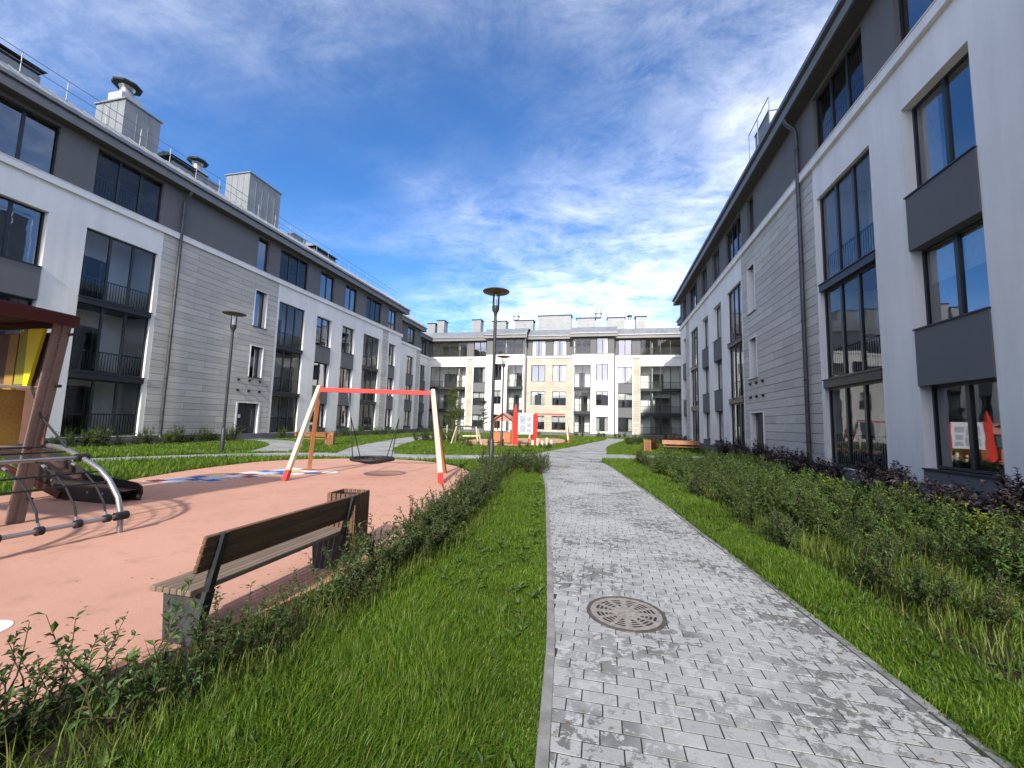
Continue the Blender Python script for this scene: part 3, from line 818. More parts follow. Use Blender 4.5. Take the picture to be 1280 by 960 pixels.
def side_building(side):
    """left (side=+1) and right (side=-1) wings share one mirrored design; s = metres along the courtyard"""
    if side > 0: root = empty('apartment_building', (-23.2, 0, 0), R(90))
    else: root = empty('apartment_building', (7.6, 0, 0), R(-90))
    def X(a, b): return (a, b) if side > 0 else (-b, -a)
    S0, S1 = -12.0, 43.2
    cols = [(9.9,11.92),(28.8,30.7),(32.2,34.1),(40.5,41.9),(6.3,8.2),(-9.6,-7.7)]
    bays = [(13.25,16.3),(24.75,27.4),(35.6,38.5),(-2.2,.9)]
    top2 = [(9.75,11.95),(28.9,30.7),(32.3,34.1),(40.1,41.8),(6.2,8.2),(-9.6,-7.7)]
    top3 = [(13.3,16.25),(24.5,27.4),(35.7,38.55),(-2.2,.9)]
    top1 = [(22.5,23.45)]
    def ops(L, z0, z1, lo, hi): return [(*X(a,b), z0, z1) for a, b in L if a >= lo and b <= hi]
    # plinth, ledge
    MB().box(*X(S0,S1), -.06, .3, -.2, Z_PL-.002).build('plinth', M['plinth'], root)
    MB().box(*X(S0,16.42), -.17, -.062, -.2, .30).build('plinth_step', M['plinth'], root)
    b = MB(); b.box(*X(S0,S1+.1), -.13, .3, Z_WALL+.002, Z_LEDGE-.03); b.box(*X(S0,S1+.12), -.155, -.0, Z_LEDGE-.03+.001, Z_LEDGE)
    b.build('ledge', M['white'], root)
    # white render sections
    for lo, hi in ((S0,16.5),(24.58,39.1),(40.25,S1)):
        wall(root, 'wall', M['white'], *X(lo,hi), Z_PL, Z_WALL, ops(cols+bays, Z_PL+.01, 10.05, lo, hi), 0, .3)
    # clad stair tower
    so_ = [(*X(22.6,23.65),7.7,10.2),(*X(22.6,23.65),4.22,6.33),(*X(21.9,23.75),.06,2.44)]
    cladding_area(root, *X(16.502,24.578), Z_PL, Z_WALL, so_, 0, True)
    cladding_area(root, *X(39.102,40.248), Z_PL, Z_WALL, [], 0, False, pw=1.15)
    for (a, b_, z0, z1) in so_[:2]:
        t = MB()   # pale reveal lining
        t.box(a-.02, a+.03, -.03, .305, z0, z1); t.box(b_-.03, b_+.02, -.03, .305, z0, z1); t.box(a-.02, b_+.02, -.03, .305, z1+.001, z1+.05)
        t.build('window_surround', M['white'], root)
        s_ = MB(); s_.box(a-.05, b_+.05, -.07, .3, z0-.045, z0-.001); s_.build('sill', M['darkmetal'], root)
        window(root, a+.031, b_-.031, z0, z1-.001, 1, .30, False, 'window', .05)
    a, b_, z0, z1 = so_[2]
    t = MB(); t.box(a-.02, a+.10, -.03, .31, .02, z1); t.box(b_-.10, b_+.02, -.03, .31, .02, z1); t.box(a-.02, b_+.02, -.03, .31, z1+.001, z1+.05)
    t.build('door_surround', M['white'], root)
    d = MB(); d.box(a+.101, b_-.101, .22, .28, .04, z1-.002); dr = d.build('door', M['darkmetal'], root)
    h_ = MB(); mx = (a+b_)/2; xs_ = mx+.42*side
    for q in (-1, 1): h_.box(mx+q*.02-.006, mx+q*.02+.006, .212, .2195, .06, z1-.02)
    h_.build('door_joint', M['black'], dr)
    h_ = MB(); h_.tube([(xs_,.215,.95),(xs_,.14,.95),(xs_,.14,2.05),(xs_,.215,2.05)], .017, 8); h_.build('door_handle', M['steel'], dr)
    MB().box(mx-.45*side-.1, mx-.45*side+.1, .214, .2195, 1.45, 1.68).build('notice', M['board'], dr)
    MB().box(a-.3, b_+.3, -.9, .2, -.1, .05).build('door_step', M['concrete'], root)
    st = MB()
    for zb in (3.25, 3.95):
        for k in range(3):
            xb_ = X(21.85+.85*k, 0)[0] if side > 0 else -(21.85+.85*k)
            MB().box(xb_-.07, xb_+.07, -.10, -.013, zb-.06, zb+.06).build('canopy_anchor', M['black'], root)
    for L in cols: window_column(root, *X(*L))
    for L in bays: bay(root, *X(*L))
    # dark top storey
    wall(root, 'top_storey_wall', M['grey_plaster'], *X(S0,S1), Z_LEDGE+.002, 14.3, ops(top1+top2+top3, 11.70, 13.95, S0, S1), .0, .3)
    for L in top2: window(root, *X(*L), 11.70, 13.95, 2, .14)
    for L in top1: window(root, *X(*L), 11.70, 13.95, 1, .14)
    for L in top3: window(root, *X(*L), 11.70, 13.95, 3, .12, True, 'balcony_glazing')
    eaves(root, *X(S0,S1), 0, .0, .0) if False else None
    e = X(S0, S1+.55); eaves(root, e[0], e[1], 0)
    roof_rail(root, *X(S0, S1-.3))
    downpipe(root, X(17.3,17.3)[0])
    interior(root, *X(S0+.3,S1-.3), 0, [X(q,q)[0] for q in (-5,-2.6,1.3,5,9,12.6,16.6,20.5,24.6,28.1,31.4,34.9,39.2)])
    closing(root, *X(S0,S1))
    # stepped end wings
    for k, (y, s0, s1, w, st_) in enumerate(((1.9,43.2,52.3,(48.4,50.4),(51.2,52.3)),(3.8,52.3,60.2,(56.6,58.4),None))):
        lo, hi = s0, s1
        wo = [(*X(*w), Z_PL+.01, 10.05)]; e1_ = st_[0] if st_ else s1
        MB().box(*X(s0,s1), y-.06, y+.3, -.2, Z_PL-.002).build('plinth', M['plinth'], root)
        wall(root, 'wall', M['white'], *X(s0,e1_), Z_PL, Z_WALL, wo, y, .3)
        if st_: cladding_area(root, *X(st_[0]+.002,st_[1]), Z_PL, Z_WALL, [], y, False, pw=1.2)
        window_column(root, *X(*w), y)
        MB().box(*X(s0,s1+(.1 if st_ else -.05)), y-.13, y+.3, Z_WALL+.002, Z_LEDGE).build('ledge', M['white'], root)
        wall(root, 'top_storey_wall', M['grey_plaster'], *X(s0,s1), Z_LEDGE+.002, 14.3, [(*X(*w),11.7,13.95)], y, .3)
        window(root, *X(*w), 11.70, 13.95, 2, y+.14)
        e = X(s0+.56, s1+.55 if st_ else s1-.45); eaves(root, e[0], e[1], y, depth=11-k*2)
        roof_rail(root, *X(s0+.8,s1-.4), y)
        interior(root, *X(s0+.3,s1-.3), y, [])
        b = MB(); q = X(s1-.28,s1); b.box(q[0], q[1], y+.305, y+9, -.2, 14.6); b.build('side_wall', M['white'], root)
    return root, X

LB, LX = side_building(1)
tag(LB, 'white and grey apartment block with stone clad stair tower behind the swing', 'building')
vent_box(LB, 15.3, 17.1, 2.0, 4.1, 18.42); mushroom(LB, 15.75, 2.75, 18.95, .66)
vent_box(LB, 23.2, 26.1, 2.0, 4.1, 19.25)
hood(LB, 9.6, 12.0, 1.9, 3.4, 15.7, 17.0); hood(LB, 18.2, 20.3, 2.4, 3.6, 15.7, 17.2)
vent_box(LB, 19.6, 21.2, 2.2, 3.6, 16.9, .05); mushroom(LB, 19.6+.5, 2.9, 17.4, .58)
hood(LB, 30.6, 33.6, 2.2, 3.6, 15.7, 17.0); vent_box(LB, 28.2, 29.6, 2.4, 3.6, 17.0, .05)
roof_rail(LB, 26.3, 27.6, 1.2, .7)

RB, RX = side_building(-1)
tag(RB, 'white and grey apartment block with tall balcony glazing beside the purple shrubs', 'building')
vent_box(RB, -27.7, -25.4, 2.0, 4.0, 20.6, .05)
RBr = MB()
for xx_ in (-27.9,-26.4,-24.6): RBr.tube([(xx_,1.7,15.8),(xx_,1.7,20.9)], .03, 6)
RBr.tube([(-27.9,1.7,20.9),(-24.6,1.7,20.9)], .03, 6)
RBr.build('roof_ladder_frame', M['steel'], RB)

# back building
BB = empty('apartment_building', (0, 59.7, 0))
tag(BB, 'sunlit apartment block closing the courtyard with cream cladding and white bays', 'building')
def seg(x0, x1, y, white, clads, cols=(), logs=(), wins=(), top=(), toplog=(), eL=0., eR=0.):
    MB().box(x0, x1, y-.06, y+.3, -.2, Z_PL-.002).build('plinth', M['plinth'], BB)
    allops = [(a, b, Z_PL+.01, 10.05) for a, b in cols]+[(a, b, Z_PL+.01, 10.1) for a, b, n in logs]+[w for w in wins]
    for lo, hi in white:
        wall(BB, 'wall', M['white'], lo, hi, Z_PL, Z_WALL, [q for q in allops if q[0] >= lo and q[1] <= hi], y, .3)
    for lo, hi in clads:
        cladding_area(BB, lo+.002, hi-.002, Z_PL, Z_WALL, [q for q in allops if q[0] >= lo and q[1] <= hi], y, False, M['clad_w'], pw=1.2)
    MB().box(x0-.0, x1+.0, y-.13, y+.3, Z_WALL+.002, Z_LEDGE).build('ledge', M['white'], BB)
    for a, b in cols: window_column(BB, a, b, y)
    for a, b, n in logs: bay(BB, a, b, y, n, 10.1, 2.0)
    for w in wins: window(BB, w[0], w[1], w[2], w[3], 2, y+.18)
    tops = [(a, b, 11.70, 13.95) for a, b in top]+[(a, b, 11.70, 13.95) for a, b, n in toplog]
    wall(BB, 'top_storey_wall', M['grey_plaster'], x0, x1, Z_LEDGE+.002, 14.3, tops, y, .3)
    for a, b in top: window(BB, a, b, 11.70, 13.95, 2, y+.14)
    for a, b, n in toplog: window(BB, a, b, 11.70, 13.95, n, y+.12, True, 'balcony_glazing')
    eaves(BB, x0-eL, x1+eR, y, depth=12-y)
    roof_rail(BB, x0+.3, x1-.3, y)
    interior(BB, x0+.32, x1-.32, y, [(x0+x1)/2])
    b = MB(); b.box(x0, x0+.3, y+.305, y+6, -.2, 14.6); b.box(x1-.3, x1, y+.305, y+6, -.2, 14.6); b.build('side_wall', M['white'], BB)
W3 = ((7.83,10.28),(4.32,6.36),(.75,2.78))
seg(-27.0, -17.2, 0, [(-27.0,-20.65),(-19.74,-17.2)], [(-20.65,-19.74)], [(-19.6,-17.65)], [(-26.7,-20.8,4)], [], [(-19.65,-17.65)], [(-26.6,-20.75,4)])
seg(-17.1, -11.3, -1.6, [(-17.1,-11.3)], [], [], [(-13.85,-11.42,2)], [(-15.8,-14.7,z0,z1) for z0, z1 in W3], [], [(-15.85,-11.5,3)], .4, .4)
seg(-11.2, -4.4, -.1, [], [(-11.2,-4.4)], [], [], [(-10.5,-8.4,z0,z1) for z0, z1 in W3]+[(-7.3,-5.3,z0,z1) for z0, z1 in W3], [(-10.5,-8.4),(-7.3,-5.3)], [])
seg(-4.3, 1.5, -1.4, [(-4.3,1.5)], [], [], [(-4.1,-1.72,2)], [(-1.0,.70,z0,z1) for z0, z1 in W3], [(-.95,.67)], [(-4.15,-1.8,2)], .4, .4)
seg(1.6, 12.0, .2, [(1.6,4.13),(5.08,12.0)], [(4.13,5.08)], [(2.06,4.05)], [(5.12,10.6,4)], [], [(2.05,4.0)], [(5.15,10.6,4)])
closing(BB, -34, 16, 0, 13, False, False)
downpipe(BB, 1.55, -1.55+.05); downpipe(BB, -11.25, -.22)
for x0, x1, z1 in ((-28.6,-27.3,17.7),(-26.9,-25.7,18.15),(-20.8,-19.4,18.1),(-17.4,-15.2,17.75),(-13.7,-10.8,17.75),(-10.0,-4.9,18.4),(-4.0,-1.3,17.85),(.6,3.1,17.8),(4.7,6.1,17.85)):
    vent_box(BB, x0, x1, 2.3, 3.9, z1, .16)
for x, y, z in ((-13.6, 2.6, 17.9), (-.77, 2.6, 17.9)):
    o = MB().lathe([(0,0),(.5,0),(.5,.55),(.62,.6),(.6,.72),(.42,.95),(.30,1.35),(.12,1.75),(0,1.8)], 16, (x,y,z)).build('vent_cone', M['zincwhite'], BB); smooth_angle(o, 30)
o = MB().box(3.35,4.25,2.2,3.0,15.9,17.2).build('vent_cube', M['zincwhite'], BB); mushroom(BB, 3.8, 2.6, 17.3, .4)

# building behind the viewer closes the courtyard
SB = empty('apartment_building', (-7.8, -22.0, 0), R(180))
tag(SB, 'white and grey apartment block closing the courtyard opposite the cream clad block', 'building')
sc = [(-16+4.6*k, -14.1+4.6*k) for k in range(8)]
wall(SB, 'wall', M['white'], -19, 19, 0, Z_WALL, [(a, b, Z_PL+.01, 10.05) for a, b in sc], 0, .3)
for a, b in sc: window_column(SB, a, b)
MB().box(-19, 19, -.25, .3, Z_WALL+.002, Z_LEDGE+.2).build('parapet', M['white'], SB)
MB().box(-19, 19, .3, 14, Z_WALL-.1, Z_WALL+.25).build('roof', M['roof'], SB)
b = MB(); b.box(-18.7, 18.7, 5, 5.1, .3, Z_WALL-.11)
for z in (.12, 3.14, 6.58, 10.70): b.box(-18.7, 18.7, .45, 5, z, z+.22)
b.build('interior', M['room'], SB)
b = MB(); b.box(-19, 19, 13.6, 13.9, 0, Z_WALL-.11); b.box(-19, -18.72, .305, 13.6, 0, Z_WALL-.11); b.box(18.72, 19, .305, 13.6, 0, Z_WALL-.11); b.build('rear_wall', M['white'], SB)

# ------------------------------------------------------------------ objects
def beam_M(p, q, upref=(0,0,1)):
    p, q = Vector(p), Vector(q); d = (q-p); L = d.length; x = d.normalized(); u = Vector(upref)
    z = (u-x*u.dot(x)).normalized(); y = z.cross(x)
    Mx = Matrix((x, y, z)).transposed().to_4x4(); Mx.translation = p
    return Mx, L
def beam(b, p, q, w, h, upref=(0,0,1), bev=.006):
    Mx, L = beam_M(p, q, upref)
    # bbox chamfers along local z; use it rotated so its axis runs along the beam
    Q = Mx @ Matrix(((0,0,1,0),(1,0,0,0),(0,1,0,0),(0,0,0,1)))
    b.bbox(-w/2, w/2, -h/2, h/2, 0, L, bev, Q); return b

def make_bench(loc, rotz, label, seatmat='wood_seat', backmat='wood_dark', L=1.76):
    t = empty('bench', loc, rotz); tag(t, label, 'bench')
    sm = MB().bbox(-L/2, L/2, -.026, .026, 0, .034, .004).mesh('seat_slat', M[seatmat])
    bm = MB().bbox(-L/2, L/2, -.014, .014, 0, .056, .004).mesh('back_slat', M[backmat])
    for i in range(6): put(sm, 'seat_slat', t, (L/2, .085+i*.060, .366))
    for i in range(4):
        o_ = put(bm, 'back_slat', t, (L/2, .046-i*.018, .515+i*.065)); o_.rotation_euler = (R(14), 0, 0)
    Mx = Matrix(((0,0,1,0),(1,0,0,0),(0,1,0,0),(0,0,0,1)))   # prism poly (y,z) extruded along x
    leg = MB().prism([(.10,0),(.36,0),(.395,.365),(.02,.365)], -.035, .035, Mx).mesh('leg', M['legplate'])
    sup = MB().prism([(.060,.364),(.110,.364),(.012,.765),(-.035,.765)], -.022, .022, Mx).mesh('back_support', M['darkmetal'])
    for x in (.12, L-.12):
        put(leg, 'leg', t, (x, 0, 0)); put(sup, 'back_support', t, (x+.005, -.035, 0))
    return t
make_bench((-2.645, 2.33, .012), R(90), 'brown slatted bench with grey plate legs standing next to slatted litter bin by the hedge')
make_bench((6.0, 27.9, 0), R(183), 'light orange wooden bench standing in front of reddish shrubs', 'wood_orange', 'wood_orange', 2.3)
make_bench((-17.2, 20.2, 0), R(25), 'light orange wooden bench on the lawn behind the swing', 'wood_orange', 'wood_orange', 1.8)

def make_bin(loc, rotz, label, mat='wood_dark', w=.34, h=.72):
    t = empty('litter_bin', loc, rotz); tag(t, label, 'litter bin')
    sl = MB().bbox(-.022, .022, -.009, .009, 0, h-.02, .003).mesh('slat', M[mat])
    for side in range(4):
        a = side*math.pi/2
        for i in range(6):
            u = -w/2+.028+i*(w-.056)/5
            put(sl, 'slat', t, (u*math.cos(a)-(w/2)*math.sin(a)*-1, u*math.sin(a)-(w/2)*math.cos(a), .02), a)
    q = w/2-.013
    MB().box(-q, q, -q, q, .03, h-.16).build('liner', M['black'], t)
    b = MB()
    for s_ in (-1, 1):
        b.box(-q, q, s_*q-.012, s_*q+.0, h-.08, h-.04) if s_ > 0 else b.box(-q, q, s_*q, s_*q+.012, h-.08, h-.04)
        b.box(s_*q-(.012 if s_ > 0 else 0), s_*q+(.012 if s_ < 0 else 0), -q+.013, q-.013, h-.08, h-.04)
    b.build('rim', M['darkmetal'], t)
    return t
make_bin((-2.96, 4.44, .012), R(4), 'dark brown slatted litter bin at the end of the brown bench')
make_bin((2.75, 27.6, 0), R(3), 'orange slatted litter bin by the wooden bench and reddish shrubs', 'wood_orange', .42, .75)
make_bin((-15.6, 21.2, 0), R(20), 'orange slatted litter bin next to the wooden bench on the lawn', 'wood_orange', .42, .78)

# --- nest swing
def swing(root_loc, feet, ends, zt, label, pale, back, basket=True, red=True):
    t = empty('nest_swing' if basket else 'swing', root_loc); tag(t, label, 'swing'); O = Vector(root_loc)
    A, B = Vector((*ends[0], zt)), Vector((*ends[1], zt))
    for k, (f, mt) in enumerate(feet):  # front legs pale, rear orange: sun and shade put into timber colours
        top = (A if k < 2 else B).copy(); top.z += .10
        p = Vector((*f, .0)); d = (top-p)
        b = MB(); beam(b, p-O, top-O, .105, .105); o_ = b.build('leg', M[mt], t)
        if mt == pale:
            s_ = MB(); beam(s_, p-O-d*.0, p+d*.105-O, .118, .118); s_.build('leg_shoe', M['red'], o_)
            for q in (.93, .985):
                c_ = p+d*q-O; n_ = Vector((0,-1,0)); MB().tube([c_+n_*.05, c_+n_*.062], .016, 8).build('bolt', M['black'], o_)
    b = MB(); beam(b, A-O, B-O, .09, .12); bo = b.build('crossbeam', M['red'], t)
    D = (B-A).normalized(); C = (A+B)/2
    if basket:
        c = Vector((C.x, C.y, .50)); r_ = .56; n = 28
        ring = [c-O+Vector((math.cos(2*math.pi*i/n)*r_, math.sin(2*math.pi*i/n)*r_, 0)) for i in range(n+1)]
        rb = MB().tube(ring, .045, 10, False).build('basket_ring', M['black'], t, smooth=True)
        net = MB()
        for q in np.linspace(-.5, .5, 11):
            w = math.sqrt(max(0, r_*r_-q*q)); pts = [c-O+Vector((x, q, -.13*(1-(x*x+q*q)/(r_*r_)))) for x in np.linspace(-w, w, 9)]
            net.tube(pts, .012, 5, False)
            net.tube([Vector((q, 0, 0))+c-O+Vector((0, y, -.13*(1-(y*y+q*q)/(r_*r_)))) for y in np.linspace(-w, w, 9)], .012, 5, False)
        net.build('basket_net', M['black'], rb)
        for sx in (-1, 1):
            h_ = C+D*sx*.78; h_.z = zt-.06
            k_ = C+D*sx*.66; k_.z = zt-.75
            ch = MB(); ch.tube([h_-O, k_-O], .012, 6); ch.tube([h_-O+Vector((.03,0,.0)), h_-O+Vector((.03,0,-.12))], .02, 6)
            ch.build('chain', M['steel'], t)
            for sy in (-1, 1):
                a = math.atan2(D.y, D.x)+(0 if sx > 0 else math.pi)+sy*R(38)
                e_ = c+Vector((math.cos(a)*r_, math.sin(a)*r_, .02))
                MB().tube([k_-O, e_-O], .014, 6).build('rope', M['black'], t)
    return t
swing((-6.25, 10.37, .012), [((-7.72,8.85),'wood_pale'),((-8.57,10.76),'wood_orange'),((-4.02,9.95),'wood_pale'),((-4.71,11.93),'wood_orange')],
      [(-7.74,9.91),(-4.75,10.82)], 2.38, 'nest swing with red crossbeam, sunlit pale timber legs and black basket seat', 'wood_pale', 'wood_orange')
t = swing((-4.6, 36, .012), [((-6.3,35.2),'wood_pale'),((-6.3,36.8),'wood_orange'),((-2.9,35.4),'wood_pale'),((-2.9,37.0),'wood_orange')],
      [(-6.0,36.0),(-3.2,36.2)], 2.45, 'far swing with red crossbeam and pale legs behind the notice board', 'wood_pale', 'wood_orange', False)
for dx in (-.5, .5):
    MB().tube([(dx-.17,.08,2.4),(dx-.17,.08,.55)], .012, 5).build('chain', M['steel'], t)
    MB().tube([(dx+.17,.08,2.4),(dx+.17,.08,.55)], .012, 5).build('chain', M['steel'], t)
    MB().bbox(dx-.23, dx+.23, -.02, .18, .50, .55, .01).build('seat', M['black'], t)

# --- climbing tower (runs out of the frame on the left)
t = empty('climbing_tower', (-8.8, 3.6, .012)); O = Vector((-8.8, 3.6, .012))
tag(t, 'timber climbing tower with maroon roof, ochre panel and yellow tapered board', 'climbing tower')
Mxz = Matrix(((1,0,0,0),(0,0,1,0),(0,1,0,0),(0,0,0,1)))     # prism poly (x,z) extruded along y
Myz = Matrix(((0,0,1,0),(1,0,0,0),(0,1,0,0),(0,0,0,1)))     # prism poly (y,z) extruded along x
for (fx, fy, tx, ty) in ((-8.04,4.22,-7.58,4.20),(-8.04,3.0,-7.58,3.02),(-9.6,4.22,-10.0,4.20),(-9.6,3.0,-10.0,3.02)):
    for q in (-.036, .036):
        b = MB(); beam(b, Vector((fx+q*.5, fy+q, 0))-O, Vector((tx+q*.5, ty+q, 2.86))-O, .066, .09, (0,1,0)); b.build('leg', M['wood_leg'], t)
    for z in (.35, 1.15, 1.95, 2.70):
        x_ = fx+(tx-fx)*z/2.86
        MB().tube([Vector((x_+.06, fy+.05, z))-O, Vector((x_+.13, fy+.05, z))-O], .022, 8).build('bolt_cap', M['black'], t)
MB().bbox(-.80, .86, -.60, .60, 1.00, 1.07, .01).build('platform', M['wood_leg'], t)
MB().bbox(.78, .80, -.52, .53, 1.10, 1.86, .004).build('side_panel', M['ply'], t)
MB().bbox(-.80, 1.06, .645, .665, 1.10, 2.72, .004).build('back_panel', M['brown_panel'], t)
b = MB(); beam(b, (.83,-.62,1.90), (.83,.66,1.90), .05, .05); b.build('hand_rail', M['wood_pale'], t)
b = MB(); beam(b, (.83,-.62,1.03), (.83,.62,1.03), .05, .10); b.build('edge_board', M['wood_leg'], t)
MB().prism([(.655,1.93),(.74,1.93),(.93,2.76),(.62,2.76)], .56, .60, Mxz).build('tapered_board', M['yellow'], t)
MB().prism([(.42,1.95),(.60,1.95),(.60,2.74),(.42,2.74)], .585, .615, Mxz).build('shaded_yellow_board', M['shaded_yellow'], t)  # dark side of the yellow piece, its shade painted in
MB().prism([(.18,1.12),(.36,1.12),(.36,2.70),(.18,2.70)], .60, .63, Mxz).build('plank', M['ply'], t)
MB().prism([(-.80,2.90),(.74,2.90),(.74,2.972),(-.03,2.99),(-.80,2.972)], -1.15, 1.28, Myz).build('roof', M['maroon'], t)
MB().bbox(1.27, 1.31, -.82, .74, 2.80, 2.965, .004).build('roof_fascia', M['maroon'], t)
MB().bbox(-1.15, 1.268, .70, .74, 2.80, 2.895, .004).build('roof_fascia', M['maroon'], t)
# slide alongside the tower
t = empty('slide', (-9.15, 5.78, .012)); tag(t, 'low dark slide with black side boards ending on the pink rubber', 'slide')
prof = [(-2.0,1.06),(-.35,.40),(.45,.345),(.80,.31),(.92,.25),(.95,.14),(.90,0),(-.28,0),(-2.0,.70)]
for yv in (-.24, .16): MB().prism(prof, yv, yv+.03, Mxz).build('side_board', M['slideboard'], t)
b = MB(); sp = [(-2.0,.88),(-.33,.24),(.40,.20),(.85,.19)]
for (a, p), (c, q) in zip(sp[:-1], sp[1:]):
    b.quad((a,-.21,p),(c,-.21,q),(c,.16,q),(a,.16,p)); b.quad((a,-.21,p-.03),(a,.16,p-.03),(c,.16,q-.03),(c,-.21,q-.03))
b.build('slide_bed', M['brown_panel'], t)
b = MB(); beam(b, (-2.2,-.33,.66), (-.2,-.33,.10), .05, .12); b.build('support_plank', M['maroon'], t)
for x_, z_ in ((.3,.17),(.65,.17),(-.6,.33)):
    MB().tube([(x_,-.2395,z_),(x_,-.255,z_)], .022, 8).build('bolt', M['steel'], t)
# arched climbing net
t = empty('climbing_net', (-7.0, 3.6, .012)); O = Vector((-7.0, 3.6, .012))
tag(t, 'arched galvanised pipe frame with black rope climbing net on the tower', 'climbing net')
AR = [(-6.25,0),(-6.255,.23),(-6.34,.46),(-6.53,.68),(-6.71,.81),(-6.88,.885),(-7.08,.96),(-7.36,1.05),(-7.56,1.09),(-7.75,1.10),(-8.02,1.05)]
for yv in (4.31, 2.85):
    o_ = MB().tube([Vector((x_, yv, z_))-O for x_, z_ in AR], .032, 12).build('arch_pipe', M['steel'], t); smooth_angle(o_, 40)
    for i in (1, 6): 
        p = Vector((AR[i][0], yv, AR[i][1]))-O
        MB().tube([p-Vector((0,.07,0)), p+Vector((0,.07,0))], .055, 12).build('clamp', M['black'], t)
for i in (1, 6):
    MB().tube([Vector((AR[i][0], 2.85, AR[i][1]))-O, Vector((AR[i][0], 4.31, AR[i][1]))-O], .026, 10).build('cross_pipe', M['steel'], t)
for yv in (3.15, 3.5, 3.85, 4.15):
    pts = [Vector((x_, yv, z_-.03))-O for x_, z_ in AR[1:]]
    MB().tube(pts, .012, 6).build('rope', M['black'], t)
    for i in (1, 5):
        a = Vector((AR[i][0], yv, AR[i][1]-.02))-O; c = Vector((AR[i+1][0], yv, AR[i+1][1]-.02))-O
        MB().tube([a+(c-a)*.15, a+(c-a)*.45], .019, 8).build('sleeve', M['steel'], t)
    MB().tube([Vector((AR[1][0], yv-.03, AR[1][1]))-O, Vector((AR[1][0], yv+.03, AR[1][1]))-O], .05, 10).build('clamp', M['black'], t)
for i in (3, 4, 7, 9):
    MB().tube([Vector((AR[i][0], 2.85, AR[i][1]-.02))-O, Vector((AR[i][0], 4.31, AR[i][1]-.02))-O], .012, 6).build('rope', M['black'], t)
MB().tube([Vector((-7.96,4.15,1.95))-O, Vector((-7.75,4.2,1.50))-O, Vector((-7.35,4.31,1.06))-O], .014, 6).build('rope', M['black'], t)

# --- painted games on the rubber
def marking(poly, mat, z=.016):
    b = MB(); b.v = [(x,y,z) for x, y in poly]; b.f = [tuple(range(len(poly)))]
    b.build('painted_marking', M[mat], playsurf)
def rect(cx, cy, w, h, a): 
    c, s_ = math.cos(a), math.sin(a)
    return [(cx+u*c-v*s_, cy+u*s_+v*c) for u, v in ((-w/2,-h/2),(w/2,-h/2),(w/2,h/2),(-w/2,h/2))]
ha = R(-8); cols_ = ['marking_maroon','marking_white','marking_sky','marking_blue','marking_blue','marking_sky','marking_yellow','marking_white','marking_maroon','marking_white']
for k in range(9):
    base = Vector((-10.15+.13*k, 7.75+.40*k))
    for j in range(3 if k % 2 else 2):
        cx, cy = base.x+(j-.3)*.46, base.y+.05*j
        marking(rect(cx, cy, .44, .38, ha), 'marking_white', .0155)
        marking(rect(cx, cy, .37, .31, ha), cols_[(k*2+j) % 9], .0195)
marking([(-4.36+.17*math.cos(2*math.pi*i/24), 2.17+.17*math.sin(2*math.pi*i/24)) for i in range(24)], 'marking_white')
for k in range(3):
    cx, cy = -8.4+.3*k, 10.0+.35*k
    marking([(cx+.22*math.cos(2*math.pi*i/20), cy+.22*math.sin(2*math.pi*i/20)) for i in range(20)], ('marking_white','marking_blue','marking_white')[k], .0165+k*.0005)

# --- street lamps
def lamp(loc, label):
    t = empty('street_lamp', loc); tag(t, label, 'street lamp')
    o_ = MB().lathe([(0,-.05),(.085,-.05),(.085,1.0),(.062,1.04),(.062,1.05)], 16).build('base_sleeve', M['darkmetal'], t); smooth_angle(o_)
    o_ = MB().lathe([(.055,1.045),(.055,5.0),(.048,5.2)], 14).build('pole', M['darkmetal'], t); smooth_angle(o_)
    o_ = MB().lathe([(.048,5.2),(.06,5.3),(.12,5.42),(.125,5.52),(.125,5.56),(0,5.56)], 20).build('collar', M['darkmetal'], t); smooth_angle(o_, 30)
    MB().lathe([(.112,5.565),(.112,5.99)], 20).build('glass_cylinder', M['lampglass'], t, smooth=True)
    for i in range(3):
        a = 2*math.pi*i/3+.4; MB().tube([(.118*math.cos(a),.118*math.sin(a),5.56),(.118*math.cos(a),.118*math.sin(a),6.0)], .008, 6).build('rod', M['darkmetal'], t)
    MB().tube([(0,0,5.56),(0,0,5.80)], .035, 10).build('bulb', M['zincwhite'], t)
    o_ = MB().lathe([(0,5.995),(.40,6.03),(.45,6.05),(.46,6.07),(.40,6.085),(.05,6.13),(0,6.13)], 32).build('disc_shade', M['lampdisc'], t); smooth_angle(o_, 30)
M['lampdisc'] = basic('lamp_disc', (.13, .105, .07), .5, .2, .1, 4)
lamp((-3.6, 13.15, 0), 'tall park lamp with flat disc shade rising from the hedge by the nest swing')
lamp((-15.9, 14.5, 0), 'tall park lamp with flat disc shade in front of the stone clad stair tower')
lamp((-6.6, 26.6, 0), 'tall park lamp with flat disc shade in front of the playhouse')

